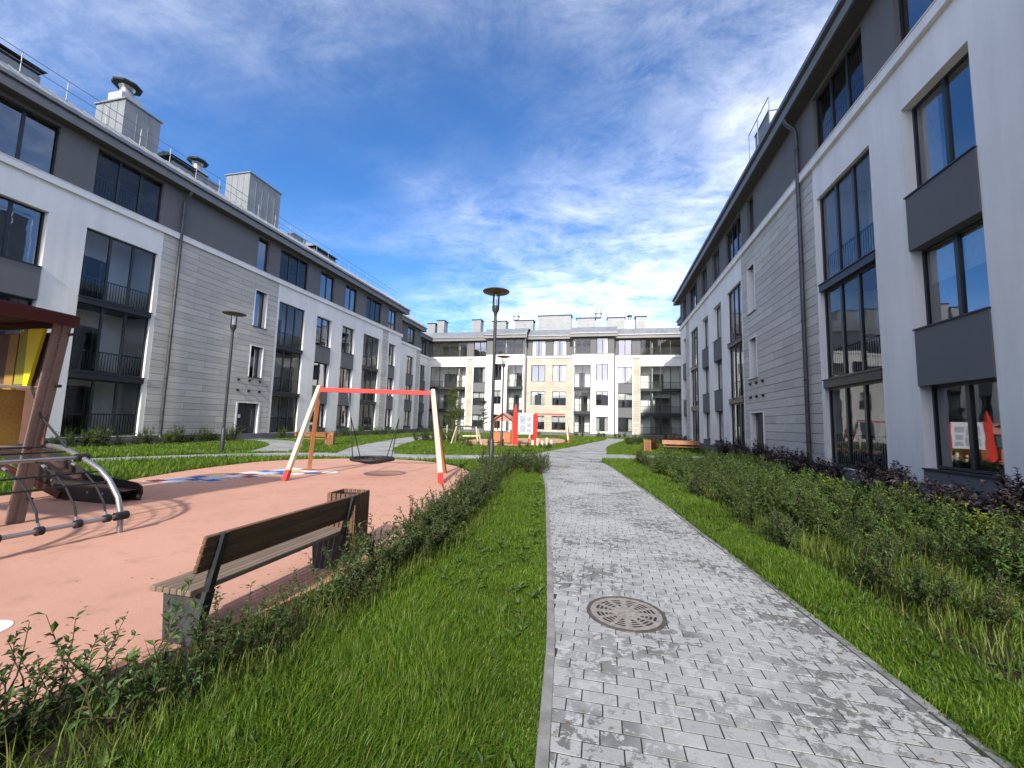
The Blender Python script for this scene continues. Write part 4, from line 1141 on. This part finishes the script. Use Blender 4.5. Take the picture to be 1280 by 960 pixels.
# --- manhole covers
def manhole(loc, r, label, rot=0):
    t = empty('manhole_cover', loc, rot); tag(t, label, 'manhole cover')
    MB().lathe([(0,.0032),(r,.0032)], 40).build('slot_shade', M['black'], t)  # flat black disc under the grating, shade of the slots as colour
    def ann(b, r0, r1, a0, a1, n, z0=.0030, z1=.005):
        for i in range(n):
            u, v = a0+(a1-a0)*i/n, a0+(a1-a0)*(i+1)/n
            P = lambda rr, a, z: (rr*math.cos(a), rr*math.sin(a), z)
            b.quad(P(r0,u,z1),P(r1,u,z1),P(r1,v,z1),P(r0,v,z1)); b.quad(P(r0,u,z0),P(r0,u,z1),P(r0,v,z1),P(r0,v,z0)); b.quad(P(r1,u,z0),P(r1,v,z0),P(r1,v,z1),P(r1,u,z1))
    b = MB(); ann(b, r*.955, r*1.05, 0, 2*math.pi, 48, -.0034, .006); b.build('frame_ring', M['iron_dark'], t)
    b = MB(); ann(b, r*.80, r*.945, 0, 2*math.pi, 48)
    for f in (.69, .58, .47): ann(b, r*f, r*(f+.038), 0, 2*math.pi, 40)
    ann(b, 0, r*.385, 0, 2*math.pi, 32)
    for k in range(12):
        a = k*math.pi/6; w = .016 if k % 3 else .026
        Mx = Matrix.Rotation(a, 4, 'Z'); b.box(r*.37, r*.81, -w, w, .003, .0056, Mx)
    ann(b, r*.10, r*.17, 0, 2*math.pi, 16, 0, .007); 
    for k in range(8): 
        Mx = Matrix.Rotation(k*math.pi/4+.2, 4, 'Z'); b.box(r*.19, r*.33, -.008, .008, .0, .0065, Mx)
    b.build('grating', M['iron'], t)
    for s_ in (-1, 1): MB().box(-.035, .035, s_*r*1.04-.025, s_*r*1.04+.025, -.02, .0045).build('lug', M['iron'], t)
M['iron'] = basic('cast_iron_dusty', (.27, .245, .215), .8, .2, .35, 25, .5)
M['iron_dark'] = basic('cast_iron_dark', (.10, .088, .075), .75, .3, .3, 25)
manhole((MANHOLE[0], MANHOLE[1], .001), .315, 'round slotted manhole cover among the stained paving stones', R(3))
manhole((-1.55, 15.8, .006), .33, 'round manhole cover in the pale path by the fork', R(20))

# --- far playground
t = empty('playhouse', (-7.55, 31.4, .012)); tag(t, 'wooden playhouse with pink gabled roof and orange half walls', 'playhouse')
M['pinkroof'] = basic('pink_roof', (.42, .20, .17), .6, 0, .1, 2); M['orangewall'] = basic('orange_wall', (.42, .15, .06), .6, 0, .15, 4)
for x_, y_ in ((-.75,-.6),(.75,-.6),(-.75,.6),(.75,.6)):
    b = MB(); b.bbox(x_-.05, x_+.05, y_-.05, y_+.05, 0, 1.75, .006); b.build('post', M['wood_orange'], t)
for x0_, x1_, y0_, y1_ in ((-.70,-.12,-.62,-.58),(.12,.70,-.62,-.58),(-.70,.70,.58,.62),(-.77,-.73,-.55,.55),(.73,.77,-.55,.55)):
    MB().bbox(x0_, x1_, y0_, y1_, .08, .82, .004).build('half_wall', M['orangewall'], t)
for s_ in (-1, 1):
    b = MB(); beam(b, (0, 0, 2.35), (s_*1.02, 0, 1.62), 1.7, .05); b.build('roof_panel', M['pinkroof'], t)
MB().prism([(-.72,1.72),(.72,1.72),(0,2.26)], -.60, -.56, Mxz).build('gable', M['pinkroof'], t)
MB().prism([(-.72,1.72),(.72,1.72),(0,2.26)], .56, .60, Mxz).build('gable', M['wood_pale'], t)
for x_ in (-.5, .5): MB().lathe([(0,-.1),(.09,-.04),(.1,0),(.09,.05),(0,.1)], 12, (x_,-.66,.95)).build('play_ball', M['board'], t)
b = MB(); b.bbox(-.4, .4, -.2, .25, .42, .46, .004); b.build('table', M['wood_pale'], t)

t = empty('notice_board', (-5.65, 30.0, 0), R(36)); tag(t, 'playground notice board with white panel between two red posts', 'notice board')
for x_, h_ in ((-.80, 2.35), (.80, 2.30)):
    MB().bbox(x_-.17, x_+.17, -.09, .09, 0, h_, .01).build('post', M['red'], t)
MB().prism([(-.16,-.08),(.16,-.08),(.16,.08),(-.16,.08)], 2.352, 2.40, Matrix.Translation((-.80,0,0))).build('post_cap', M['red'], t)
MB().lathe([(.14,0),(.10,.25),(.02,.62),(0,.64)], 4, (-.80,0,2.401)).build('post_spire', M['red'], t)
MB().bbox(-.625, .625, -.03, .03, .78, 2.36, .006).build('panel', M['board'], t)
for (x0_, x1_, z0_, z1_) in ((-.50,.02,1.55,2.15),(-.50,.02,.95,1.45),(.10,.50,1.75,2.10),(.10,.50,1.30,1.62),(.10,.50,.95,1.18)):
    MB().box(x0_, x1_, -.036, -.031, z0_, z1_).build('printed_block', M['print_grey'], t)
for k, (x_, y_, h_) in enumerate(((-4.9,29.0,.42),(-4.6,29.3,.55),(-4.25,29.2,.38),(-3.95,29.5,.60),(-3.6,29.35,.45))):
    o_ = MB().lathe([(0,0),(.09,0),(.09,h_-.03),(.07,h_),(0,h_)], 12).build('stepping_post', M['wood_pale'], None, (x_,y_,0)); smooth_angle(o_, 35)
    tag(o_, 'pale wooden stepping post beside the notice board', 'post', 'stepping posts')
t = empty('spring_rider', (-9.7, 29.6, .012)); tag(t, 'small pale balance toy standing on the far pink rubber', 'play toy')
b = MB(); beam(b, (-.7,0,.5), (.7,.1,.55), .16, .1); b.build('seat_beam', M['wood_pale'], t)
for x_ in (-.5, .5):
    MB().tube([(x_+.08*math.cos(q*1.2)*1, .08*math.sin(q*1.2), q*.022) for q in range(22)], .014, 6).build('spring', M['darkmetal'], t)
    MB().tube([(x_,-.22,.78),(x_,.26,.80)], .018, 6).build('handle', M['steel'], t)
    MB().tube([(x_,.02,.5),(x_,.02,.80)], .018, 6).build('handle_post', M['steel'], t)
t = empty('play_trestle', (-9.4, 27.6, .012)); tag(t, 'low play trestle of pale poles near the young tree', 'play equipment')
for x_ in (-.9, .9):
    for y_ in (-.4, .4):
        b = MB(); beam(b, (x_*1.1, y_, 0), (x_*.8, y_*.3, 1.25), .07, .07); b.build('leg', M['wood_pale'], t)
b = MB(); beam(b, (-.85,0,1.25), (.85,0,1.25), .08, .08); b.build('crossbar', M['darkmetal'], t)
for x_ in (-.3, .3): MB().tube([(x_,0,1.22),(x_,0,.5)], .012, 6).build('rope', M['black'], t)

# ------------------------------------------------------------------ vegetation
class Leaves:
    def __init__(s): s.P = []; s.F = []
    def leaf(s, base, d, n, L, W, fold=.25):
        """pointed leaf: 6 verts, folded along its midrib"""
        side = d.cross(n).normalized(); nn = side.cross(d).normalized(); i = len(s.P)
        droop = -.18
        s.P += [base, base+d*L*.45+side*W*.5+nn*W*fold, base+d*L*.5, base+d*L*.45-side*W*.5+nn*W*fold, base+d*L+nn*L*droop]
        s.F += [(i,i+1,i+2),(i,i+2,i+3),(i+1,i+4,i+2),(i+2,i+4,i+3)]
    def mesh(s, name, mat):
        me = bpy.data.meshes.new(name); me.from_pydata([tuple(p) for p in s.P], [], s.F); me.materials.append(mat)
        me.update(); return me
def rvec(r_): 
    z = r_.uniform(-1, 1); a = r_.uniform(0, 2*math.pi); q = math.sqrt(1-z*z); return Vector((q*math.cos(a), q*math.sin(a), z))
def shrub_meshes(seed, h, spread, nst, nlf, LL, LW, mat, arch=.35, side=.6, name='shrub'):
    r_ = random.Random(seed); st = MB(); lv = Leaves()
    for k in range(nst):
        a = r_.uniform(0, 2*math.pi); lean = r_.uniform(.15, 1)*spread; hh = h*r_.uniform(.55, 1.08)
        b = Vector((r_.gauss(0,.05), r_.gauss(0,.05), -.02)); D = Vector((math.cos(a), math.sin(a), 0))
        pts = []
        for i in range(6):
            t_ = i/5; pts.append(b+D*lean*(t_**1.3)+Vector((0,0,hh*(t_-arch*.35*t_*t_*lean/max(spread,.01))))+Vector((r_.gauss(0,.012), r_.gauss(0,.012), 0)))
        st.tube(pts, [.006,.0055,.005,.004,.003,.0015], 4, False)
        tw = [(pts, nlf)]
        for q in range(int(3*side)):
            i = r_.choice((1,2,3)); p = pts[i]; dd = (D*.5+rvec(r_)*.8+Vector((0,0,.7))).normalized(); L_ = hh*r_.uniform(.2, .4)
            pp = [p+dd*L_*u for u in (0,.35,.7,1)]; st.tube(pp, [.003,.0025,.002,.001], 3, False); tw.append((pp, int(nlf*.5)))
        for P_, n in tw:
            for i in range(n):
                t_ = (r_.uniform(.12, 1) if i else 1)*(len(P_)-1.001); j = int(t_); p = P_[j].lerp(P_[j+1], t_-j); tang = (P_[j+1]-P_[j]).normalized()
                out_ = rvec(r_); out_ = (out_-tang*out_.dot(tang)).normalized()
                d = (out_+tang*r_.uniform(.3, 1.0)).normalized(); s_ = r_.uniform(.6, 1.15)
                lv.leaf(p, d, (Vector((0,0,1))+rvec(r_)*.5).normalized(), LL*s_, LW*s_)
    return st.mesh('stems', M['stem']), lv.mesh('foliage', mat)
def shrub_proto(meshes, name='shrub'):
    return meshes
def plant(meshes, loc, rot, sc, label, group, cat='shrub', name='shrub'):
    t = empty(KIND.get(group, name), loc, rot); t.scale = (sc, sc, sc*random.uniform(.88, 1.12))
    put(meshes[0], 'stems', t); put(meshes[1], 'foliage', t)
    tag(t, label, KIND.get(group, 'shrub').replace('_', ' '), group); return t
KIND = {'hedge shrubs along the playground':'hedge_shrub','shrubs in the bed by the path':'bed_shrub','purple shrubs along the wall':'purple_shrub','yellow green shrubs':'yellow_shrub','reddish shrubs behind the bench':'reddish_shrub','shrubs along the far wall':'wall_shrub'}
VS = [shrub_meshes(10+k, .62, .26, 14, 40, .042, .018, M['leaf'], .3, .9) for k in range(5)]
VN = [shrub_meshes(30+k, .66, .30, 7, 26, .054, .024, M['leaf'], .35, .4) for k in range(5)]
VG = [shrub_meshes(50+k, .75, .30, 16, 34, .060, .024, M['leaf_b'], .3, .9) for k in range(4)]
VP = [shrub_meshes(70+k, 1.0, .38, 16, 34, .085, .055, M['leaf_p'], .3, 1.0) for k in range(3)]
VY = [shrub_meshes(80+k, .60, .22, 13, 32, .065, .034, M['leaf_y'], .2, .9) for k in range(2)]
VR = [shrub_meshes(90+k, .75, .28, 14, 26, .07, .04, M['leaf_r'], .2, .9) for k in range(2)]
rr_ = random.Random(11)
# hedge between playground and lawn
y = 1.25
while y < 14.4:
    for k in range(2 if y > 4.6 or rr_.random() < .6 else 1):
        x_ = xh(y)-rr_.uniform(.16, .50) if y > 4.6 else xh(y)-(rr_.uniform(.10, .42) if y > 2.0 else rr_.uniform(.22, .62))
        near = y < 4.6
        plant(rr_.choice(VN if near else VS), (x_, y+rr_.uniform(-.08,.08), -.02), rr_.uniform(0,6.28), (rr_.uniform(.60,.95) if 2.0 < y < 3.5 else rr_.uniform(.75,1.1)) if near else rr_.uniform(.85,1.22),
              'sparse upright leafy shrub at the playground edge short of the brown bench' if y < 2.1 else
              'low leafy shrub in the gap between the brown bench and the lawn' if y < 4.2 else
              'leafy upright shrub in the hedge beside the slatted litter bin' if y < 5.4 else
              'leafy upright shrub in the dense hedge between the litter bin and the lamp post', 'hedge shrubs along the playground')
    y += rr_.uniform(.17, .26) if y < 4.6 else rr_.uniform(.20, .28)
for (x_, y_) in ((-2.1,13.6),(-2.5,13.9),(-2.9,14.3),(-3.3,14.2),(-3.9,14.3),(-2.0,14.4),(-2.4,14.8),(-2.9,15.0),(-3.5,15.1),(-2.2,15.3),(-2.7,15.6),(-4.4,14.9),(-1.95,13.2),(-2.35,13.1),(-2.8,13.4)):
    plant(rr_.choice(VS), (x_, y_, -.02), rr_.uniform(0,6.28), rr_.uniform(1.0,1.3), 'dense leafy shrub clustered round the lamp post by the path fork', 'shrubs round the lamp post')
# shrub bed in front of the right wing
y = 3.3
while y < 19.0:
    x_ = xb(y)+.2
    while x_ < 5.7:
        w = min(1, max(0, (y-4)/4))
        if rr_.random() < (.85+.13*w if y > 4.8 else .45):
            dark = (x_ < xb(y)+.9 and rr_.random() < .6) or (y < 7.5 and rr_.random() < .55)
            plant(rr_.choice(VS if dark else VG), (x_+rr_.uniform(-.2,.2), y+rr_.uniform(-.2,.2), -.02), rr_.uniform(0,6.28), rr_.uniform(.80,1.15),
                  'dark small leaved shrub in the bed beside the grass verge' if dark else
                  'green leafy shrub in the rough grass near the ground floor window' if y < 8 else
                  'green leafy shrub in the dense bed in front of the clad wall', 'shrubs in the bed by the path')
        x_ += rr_.uniform(.50,.66)
    y += .58
for (x_, y_) in ((5.4,7.3),(5.5,9.6),(5.2,10.9),(5.3,12.4),(5.6,8.2)):
    plant(rr_.choice(VY), (x_, y_, -.02), rr_.uniform(0,6.28), rr_.uniform(.9,1.2), 'yellow green shrub in front of the purple shrubs', 'yellow green shrubs')
y = 7.4
while y < 23:
    plant(rr_.choice(VP), (rr_.uniform(5.6,6.5), y, -.02), rr_.uniform(0,6.28), rr_.uniform(.85,1.2), 'dark purple leaved shrub at the foot of the balcony block', 'purple shrubs along the wall')
    y += rr_.uniform(.38,.62)
# foot of the left wing
y = 10.5
while y < 42:
    if not 21.3 < y < 24.4:
        plant(rr_.choice(VG+VS), (rr_.uniform(-22.6,-21.8), y, -.02), rr_.uniform(0,6.28), rr_.uniform(1.1,1.7), 'low loose shrub at the foot of the block with the stair tower', 'shrubs along the far wall')
    y += rr_.uniform(.40,.70) if y < 24 else rr_.uniform(.8,1.4)
# far shrubs
for k in range(16):
    plant(rr_.choice(VS+VG), (rr_.uniform(-9.5,-3.2), rr_.uniform(25.0,27.0), -.02), rr_.uniform(0,6.28), rr_.uniform(.6,1.0), 'small shrub in front of the far playground', 'shrubs before the far playground')
for k in range(14):
    plant(rr_.choice(VR), (rr_.uniform(2.6,7.0), rr_.uniform(29.0,32.0), -.02), rr_.uniform(0,6.28), rr_.uniform(1.0,1.5), 'reddish brown shrub behind the wooden bench', 'reddish shrubs behind the bench')
for k in range(12):
    plant(rr_.choice(VG), (rr_.uniform(1.9,3.6), rr_.uniform(33.0,44.0), -.02), rr_.uniform(0,6.28), rr_.uniform(.9,1.4), 'green shrub on the lawn near the back block', 'shrubs near the back block')
for k in range(18):
    x_ = rr_.uniform(-16,9)
    plant(rr_.choice(VG+VS), (x_, rr_.uniform(56.2,57.4), -.02), rr_.uniform(0,6.28), rr_.uniform(.9,1.5), 'shrub growing along the foot of the cream clad block', 'shrubs along the back block')
for k in range(10):
    plant(rr_.choice(VS), (-13.2+rr_.uniform(-.9,2.2), 30.4+rr_.uniform(-1.2,1.0), -.02), rr_.uniform(0,6.28), rr_.uniform(1.4,2.3), 'dark bushy shrub under the young tree', 'shrubs under the young tree')

# trees
def tree(loc, h, crown_r, z0, nb, nleaf, mat, LL, label, seed, cone=.75):
    r_ = random.Random(seed); t = empty('tree', loc); tag(t, label, 'tree')
    tr = MB(); pts = [Vector((r_.gauss(0,.02*i), r_.gauss(0,.02*i), h*.96*i/7-.05)) for i in range(8)]
    tr.tube(pts, [.055*(1-i/8.5) for i in range(8)], 8); lv = Leaves()
    for k in range(nb):
        u = r_.uniform(0, 1); z = z0+(h-z0)*u; i = min(6, int(z/(h*.96)*7)); p = pts[i].lerp(pts[i+1], .5); p = Vector((p.x, p.y, z))
        a = r_.uniform(0, 6.283); L_ = crown_r*(1-cone*u)*r_.uniform(.55, 1.12)
        d = Vector((math.cos(a), math.sin(a), r_.uniform(.15,.75))).normalized()
        bp = [p+d*L_*q+Vector((0,0,-.10*L_*q*q)) for q in (0,.3,.6,.85,1)]
        tr.tube(bp, [.016,.012,.008,.005,.002], 4, False)
        for q in range(nleaf):
            t_ = r_.uniform(.2, 1.02); c = bp[0].lerp(bp[-1], t_)+rvec(r_)*r_.uniform(0,.20)*crown_r*.6
            lv.leaf(c, (rvec(r_)+d*.6).normalized(), rvec(r_), LL*r_.uniform(.6,1.2), LL*.55*r_.uniform(.7,1.1))
    put(tr.mesh('trunk', M['bark']), 'trunk', t); put(lv.mesh('crown', mat), 'crown', t)
    return t
tree((-11.6, 30.7, 0), 4.25, 1.25, .55, 90, 46, M['leaf_t'], .10, 'young leafy tree with pale green top behind the nest swing', 5)
tree((-11.3, 38.2, 0), 3.6, .85, .9, 45, 34, M['leaf_td'], .10, 'slender young tree standing beside the white bay of the back block', 6, .5)
for (x_, y_) in ((-11.95,30.3),(-11.2,31.0)):
    o_ = MB().lathe([(0,-.05),(.035,-.05),(.035,1.3),(0,1.3)], 8).build('tree_stake', M['wood_pale'], None, (x_, y_, 0)); tag(o_, 'thin pale wooden stake beside the young tree', 'stake', 'tree stakes')

# ------------------------------------------------------------------ grass
def blades(name, X, Y, H, Wd, mat, label, lean=.45, seed=1, z=-.03, cat='grass'):
    r_ = np.random.default_rng(seed); n = len(X)
    a = r_.uniform(0, 2*np.pi, n); dx, dy = np.cos(a), np.sin(a)
    h = H*r_.uniform(.55, 1.15, n); ln = h*lean*r_.uniform(.2, 1.5, n)
    # neighbouring blades lean together in tufts
    fa = np.sin(X*3.1+1.3*np.sin(Y*2.3))*2.2+np.cos(Y*2.7+X)*1.7
    fa = fa+r_.normal(0,.7,n)
    lx = (np.cos(fa)*.42+np.cos(a+1.3)*.8)*ln; ly = (np.sin(fa)*.42+np.sin(a+1.3)*.8)*ln
    V = np.zeros((n, 5, 3)); hw = (Wd/2)
    V[:,0] = np.stack([X-dx*hw, Y-dy*hw, np.full(n, z)], 1); V[:,1] = np.stack([X+dx*hw, Y+dy*hw, np.full(n, z)], 1)
    mx, my, mz = X+lx*.35, Y+ly*.35, z+h*.58
    V[:,2] = np.stack([mx-dx*hw*.8, my-dy*hw*.8, mz], 1); V[:,3] = np.stack([mx+dx*hw*.8, my+dy*hw*.8, mz], 1)
    tz = z+h*np.clip(1-.35*(ln/np.maximum(h,1e-6))**2, .55, 1)
    V[:,4] = np.stack([X+lx, Y+ly, tz], 1)
    me = bpy.data.meshes.new(name); me.vertices.add(n*5); me.vertices.foreach_set('co', V.reshape(-1).astype(np.float32))
    i = np.arange(n)*5
    L = np.stack([i, i+1, i+3, i+2, i+2, i+3, i+4], 1).reshape(-1)
    me.loops.add(n*7); me.loops.foreach_set('vertex_index', L.astype(np.int32))
    me.polygons.add(n*2)
    ls = np.stack([np.arange(n)*7, np.arange(n)*7+4], 1).reshape(-1); me.polygons.foreach_set('loop_start', ls.astype(np.int32))
    me.update(calc_edges=True); me.validate(); me.materials.append(mat)
    o_ = put(me, name); tag(o_, label, cat, kind='stuff'); return o_
gr = np.random.default_rng(5)
def scatter(x0, x1, y0, y1, dens):
    n = int((x1-x0)*(y1-y0)*dens); return gr.uniform(x0, x1, n), gr.uniform(y0, y1, n)
def cat_(L): return np.concatenate([q[0] for q in L]), np.concatenate([q[1] for q in L])
def px_ok(X, Y, margin=1.0):
    P = np.stack([X, Y, np.full(len(X), -CAM_H)], 1)
    cx, cy, cz = P@np.array(r2), P@np.array(u2), P@np.array(fwd)
    return (cz > .2) & (np.abs(cx/np.maximum(cz,.01))*509 < 640*1.12) & (cy/np.maximum(cz,.01)*509 > -480*1.25)
# lawn between hedge and path
X1, Y1 = cat_([scatter(-2.4, .0, .9, 3.4, 13000), scatter(-2.6, -.2, 3.4, 5.5, 9500), scatter(-2.7, -.4, 5.5, 9, 5000), scatter(-3, -.8, 9, 14.3, 2600)])
k = (X1 > xh(Y1)-.06+gr.normal(0,.12,len(X1))) & (X1 < xl(Y1)-.062+gr.normal(0,.018,len(X1))) & px_ok(X1, Y1); X1, Y1 = X1[k], Y1[k]
d1 = np.hypot(X1, Y1); patch = .75+.35*np.sin(X1*1.9+.7)*np.cos(Y1*1.3)+gr.normal(0,.08,len(X1)); edge = np.clip((xl(Y1)-.05-X1)/.35, .35, 1)
blades('lawn_grass', X1, Y1, np.clip(.125*patch, .04, .22)*edge, .0032+.0006*d1, M['grass'], 'bright green uncut lawn between the hedge and the paved path', .75, 2)
# verge between path and shrub bed
X2, Y2 = cat_([scatter(1.5, 3.0, 1.5, 4.2, 13000), scatter(1.4, 2.9, 4.2, 7, 8000), scatter(.8, 2.6, 7, 12, 3600), scatter(-.2, 2.4, 12, 19.5, 2000)])
k = (X2 > xr(Y2)+.06+gr.normal(0,.025,len(X2))) & (X2 < xb(Y2)+gr.normal(0,.07,len(X2))) & px_ok(X2, Y2); X2, Y2 = X2[k], Y2[k]
k = ~inpoly(X2, Y2, RIB_POLY['right']) & ~inpoly(X2, Y2, RIB_POLY['main']); X2, Y2 = X2[k], Y2[k]
d2 = np.hypot(X2, Y2); patch = .8+.3*np.sin(X2*2.3)*np.cos(Y2*1.7)+gr.normal(0,.08,len(X2))
blades('verge_grass', X2, Y2, np.clip(.14*patch, .05, .25), .0032+.0006*d2, M['grass'], 'bright green grass verge between the paved path and the shrub bed', .85, 3)
# rough grass in the bed
X3, Y3 = cat_([scatter(2.5, 7.5, 2.2, 7, 1300), scatter(1.5, 7.4, 7, 13, 800), scatter(1.5, 7.4, 13, 20, 500)])
k = (X3 > xb(Y3)+.12+gr.normal(0,.08,len(X3))) & px_ok(X3, Y3) & (X3 < 7.3); X3, Y3 = X3[k], Y3[k]
patch = .75+.45*np.sin(X3*2.1+1)*np.cos(Y3*1.1)+gr.normal(0,.15,len(X3))
blades('meadow_grass', X3, Y3, np.clip(.24*patch*(1+.5*(gr.random(len(X3))>.93)), .06, .5), .006+.0005*np.hypot(X3,Y3), M['tallgrass'], 'rough tall grass growing through the shrub bed', .5, 4)
# rough grass at the hedge foot
X4, Y4 = scatter(-3.6, -1.5, .8, 14.2, 1300)
k = (X4 < xh(Y4)+.12) & (X4 > xh(Y4)-.62) & px_ok(X4, Y4); X4, Y4 = X4[k], Y4[k]
blades('hedge_grass', X4, Y4, np.clip(.24*(.8+gr.normal(0,.3,len(X4))), .06, .45), .006, M['tallgrass'], 'loose tall grass at the foot of the hedge', .6, 6)
# far lawns
def clear(X, Y):
    k = ~inpoly(X, Y, PLAYD) & ~inpoly(X, Y, FARD)
    for q in RIB_POLY.values(): k &= ~inpoly(X, Y, q)
    k &= ~((X > xl(Y)-.1) & (X < xr(Y)+.1) & (Y < 18.3))
    return k
L5 = [scatter(-22.9, -10, 5, 20, 420), scatter(-22.9, -3, 15, 32, 330), scatter(-22.9, 1.5, 32, 57.5, 130), scatter(-3.2, 7.4, 18, 33, 330), scatter(0, 7.4, 33, 57.5, 130), scatter(-5, -2.2, 13.5, 20, 900)]
X5, Y5 = cat_(L5); k = clear(X5, Y5) & px_ok(X5, Y5) & ~((X5 > 1.5) & (Y5 < 19)); X5, Y5 = X5[k], Y5[k]
d5 = np.hypot(X5, Y5); strip_ = np.where((X5 < -10) & (Y5 < 13.5), 1.35, 1.0)
blades('far_lawn_grass', X5, Y5, np.clip(.13*strip_*(1+gr.normal(0,.2,len(X5))), .05, .3), .004+.0011*d5, M['grass'], 'green lawn grass between the far paths and the buildings', .5, 7)



# broad-leaved weeds in the lawn and fallen leaves on the hard surfaces
wl = Leaves(); wr = random.Random(77)
for k in range(520):
    if k < 300: y_ = wr.uniform(1.1, 11); x_ = wr.uniform(xh(y_), xl(y_)-.12)
    else: y_ = wr.uniform(2.2, 12); x_ = wr.uniform(xr(y_)+.12, xb(y_)+.3)
    for q in range(wr.randint(4, 8)):
        a = wr.uniform(0, 6.28); d = Vector((math.cos(a), math.sin(a), wr.uniform(.3,1.4))).normalized(); L_ = wr.uniform(.04,.10)
        wl.leaf(Vector((x_+wr.gauss(0,.01), y_+wr.gauss(0,.01), .0)), d, Vector((0,0,1)), L_, L_*wr.uniform(.25,.5))
o_ = put(wl.mesh('lawn_weeds', M['leaf_b']), 'lawn_weeds'); tag(o_, 'small broad leaved weeds scattered through the lawn and verge', 'weeds', kind='stuff')
fl = Leaves()
for k in range(700):
    if k < 380:
        y_ = wr.uniform(1.3, 12); x_ = xh(y_)-.55-abs(wr.gauss(0,.9)); z_ = .016
    elif k < 560:
        y_ = wr.uniform(1.6, 12); x_ = (xl(y_)+abs(wr.gauss(0,.25))) if k % 2 else (xr(y_)-abs(wr.gauss(0,.25))); z_ = .005
    else:
        y_ = wr.uniform(1.2, 6); x_ = xh(y_)-wr.uniform(0,.6); z_ = .008
    a = wr.uniform(0, 6.28); L_ = wr.uniform(.012,.034)
    fl.leaf(Vector((x_, y_, z_)), Vector((math.cos(a), math.sin(a), wr.uniform(.05,.35))).normalized(), Vector((wr.gauss(0,.3), wr.gauss(0,.3), 1)), L_, L_*.5)
o_ = put(fl.mesh('fallen_leaves', M['leaf_dry']), 'fallen_leaves'); tag(o_, 'tiny dry leaves and litter blown onto the rubber and the path edges', 'leaf litter', kind='stuff')
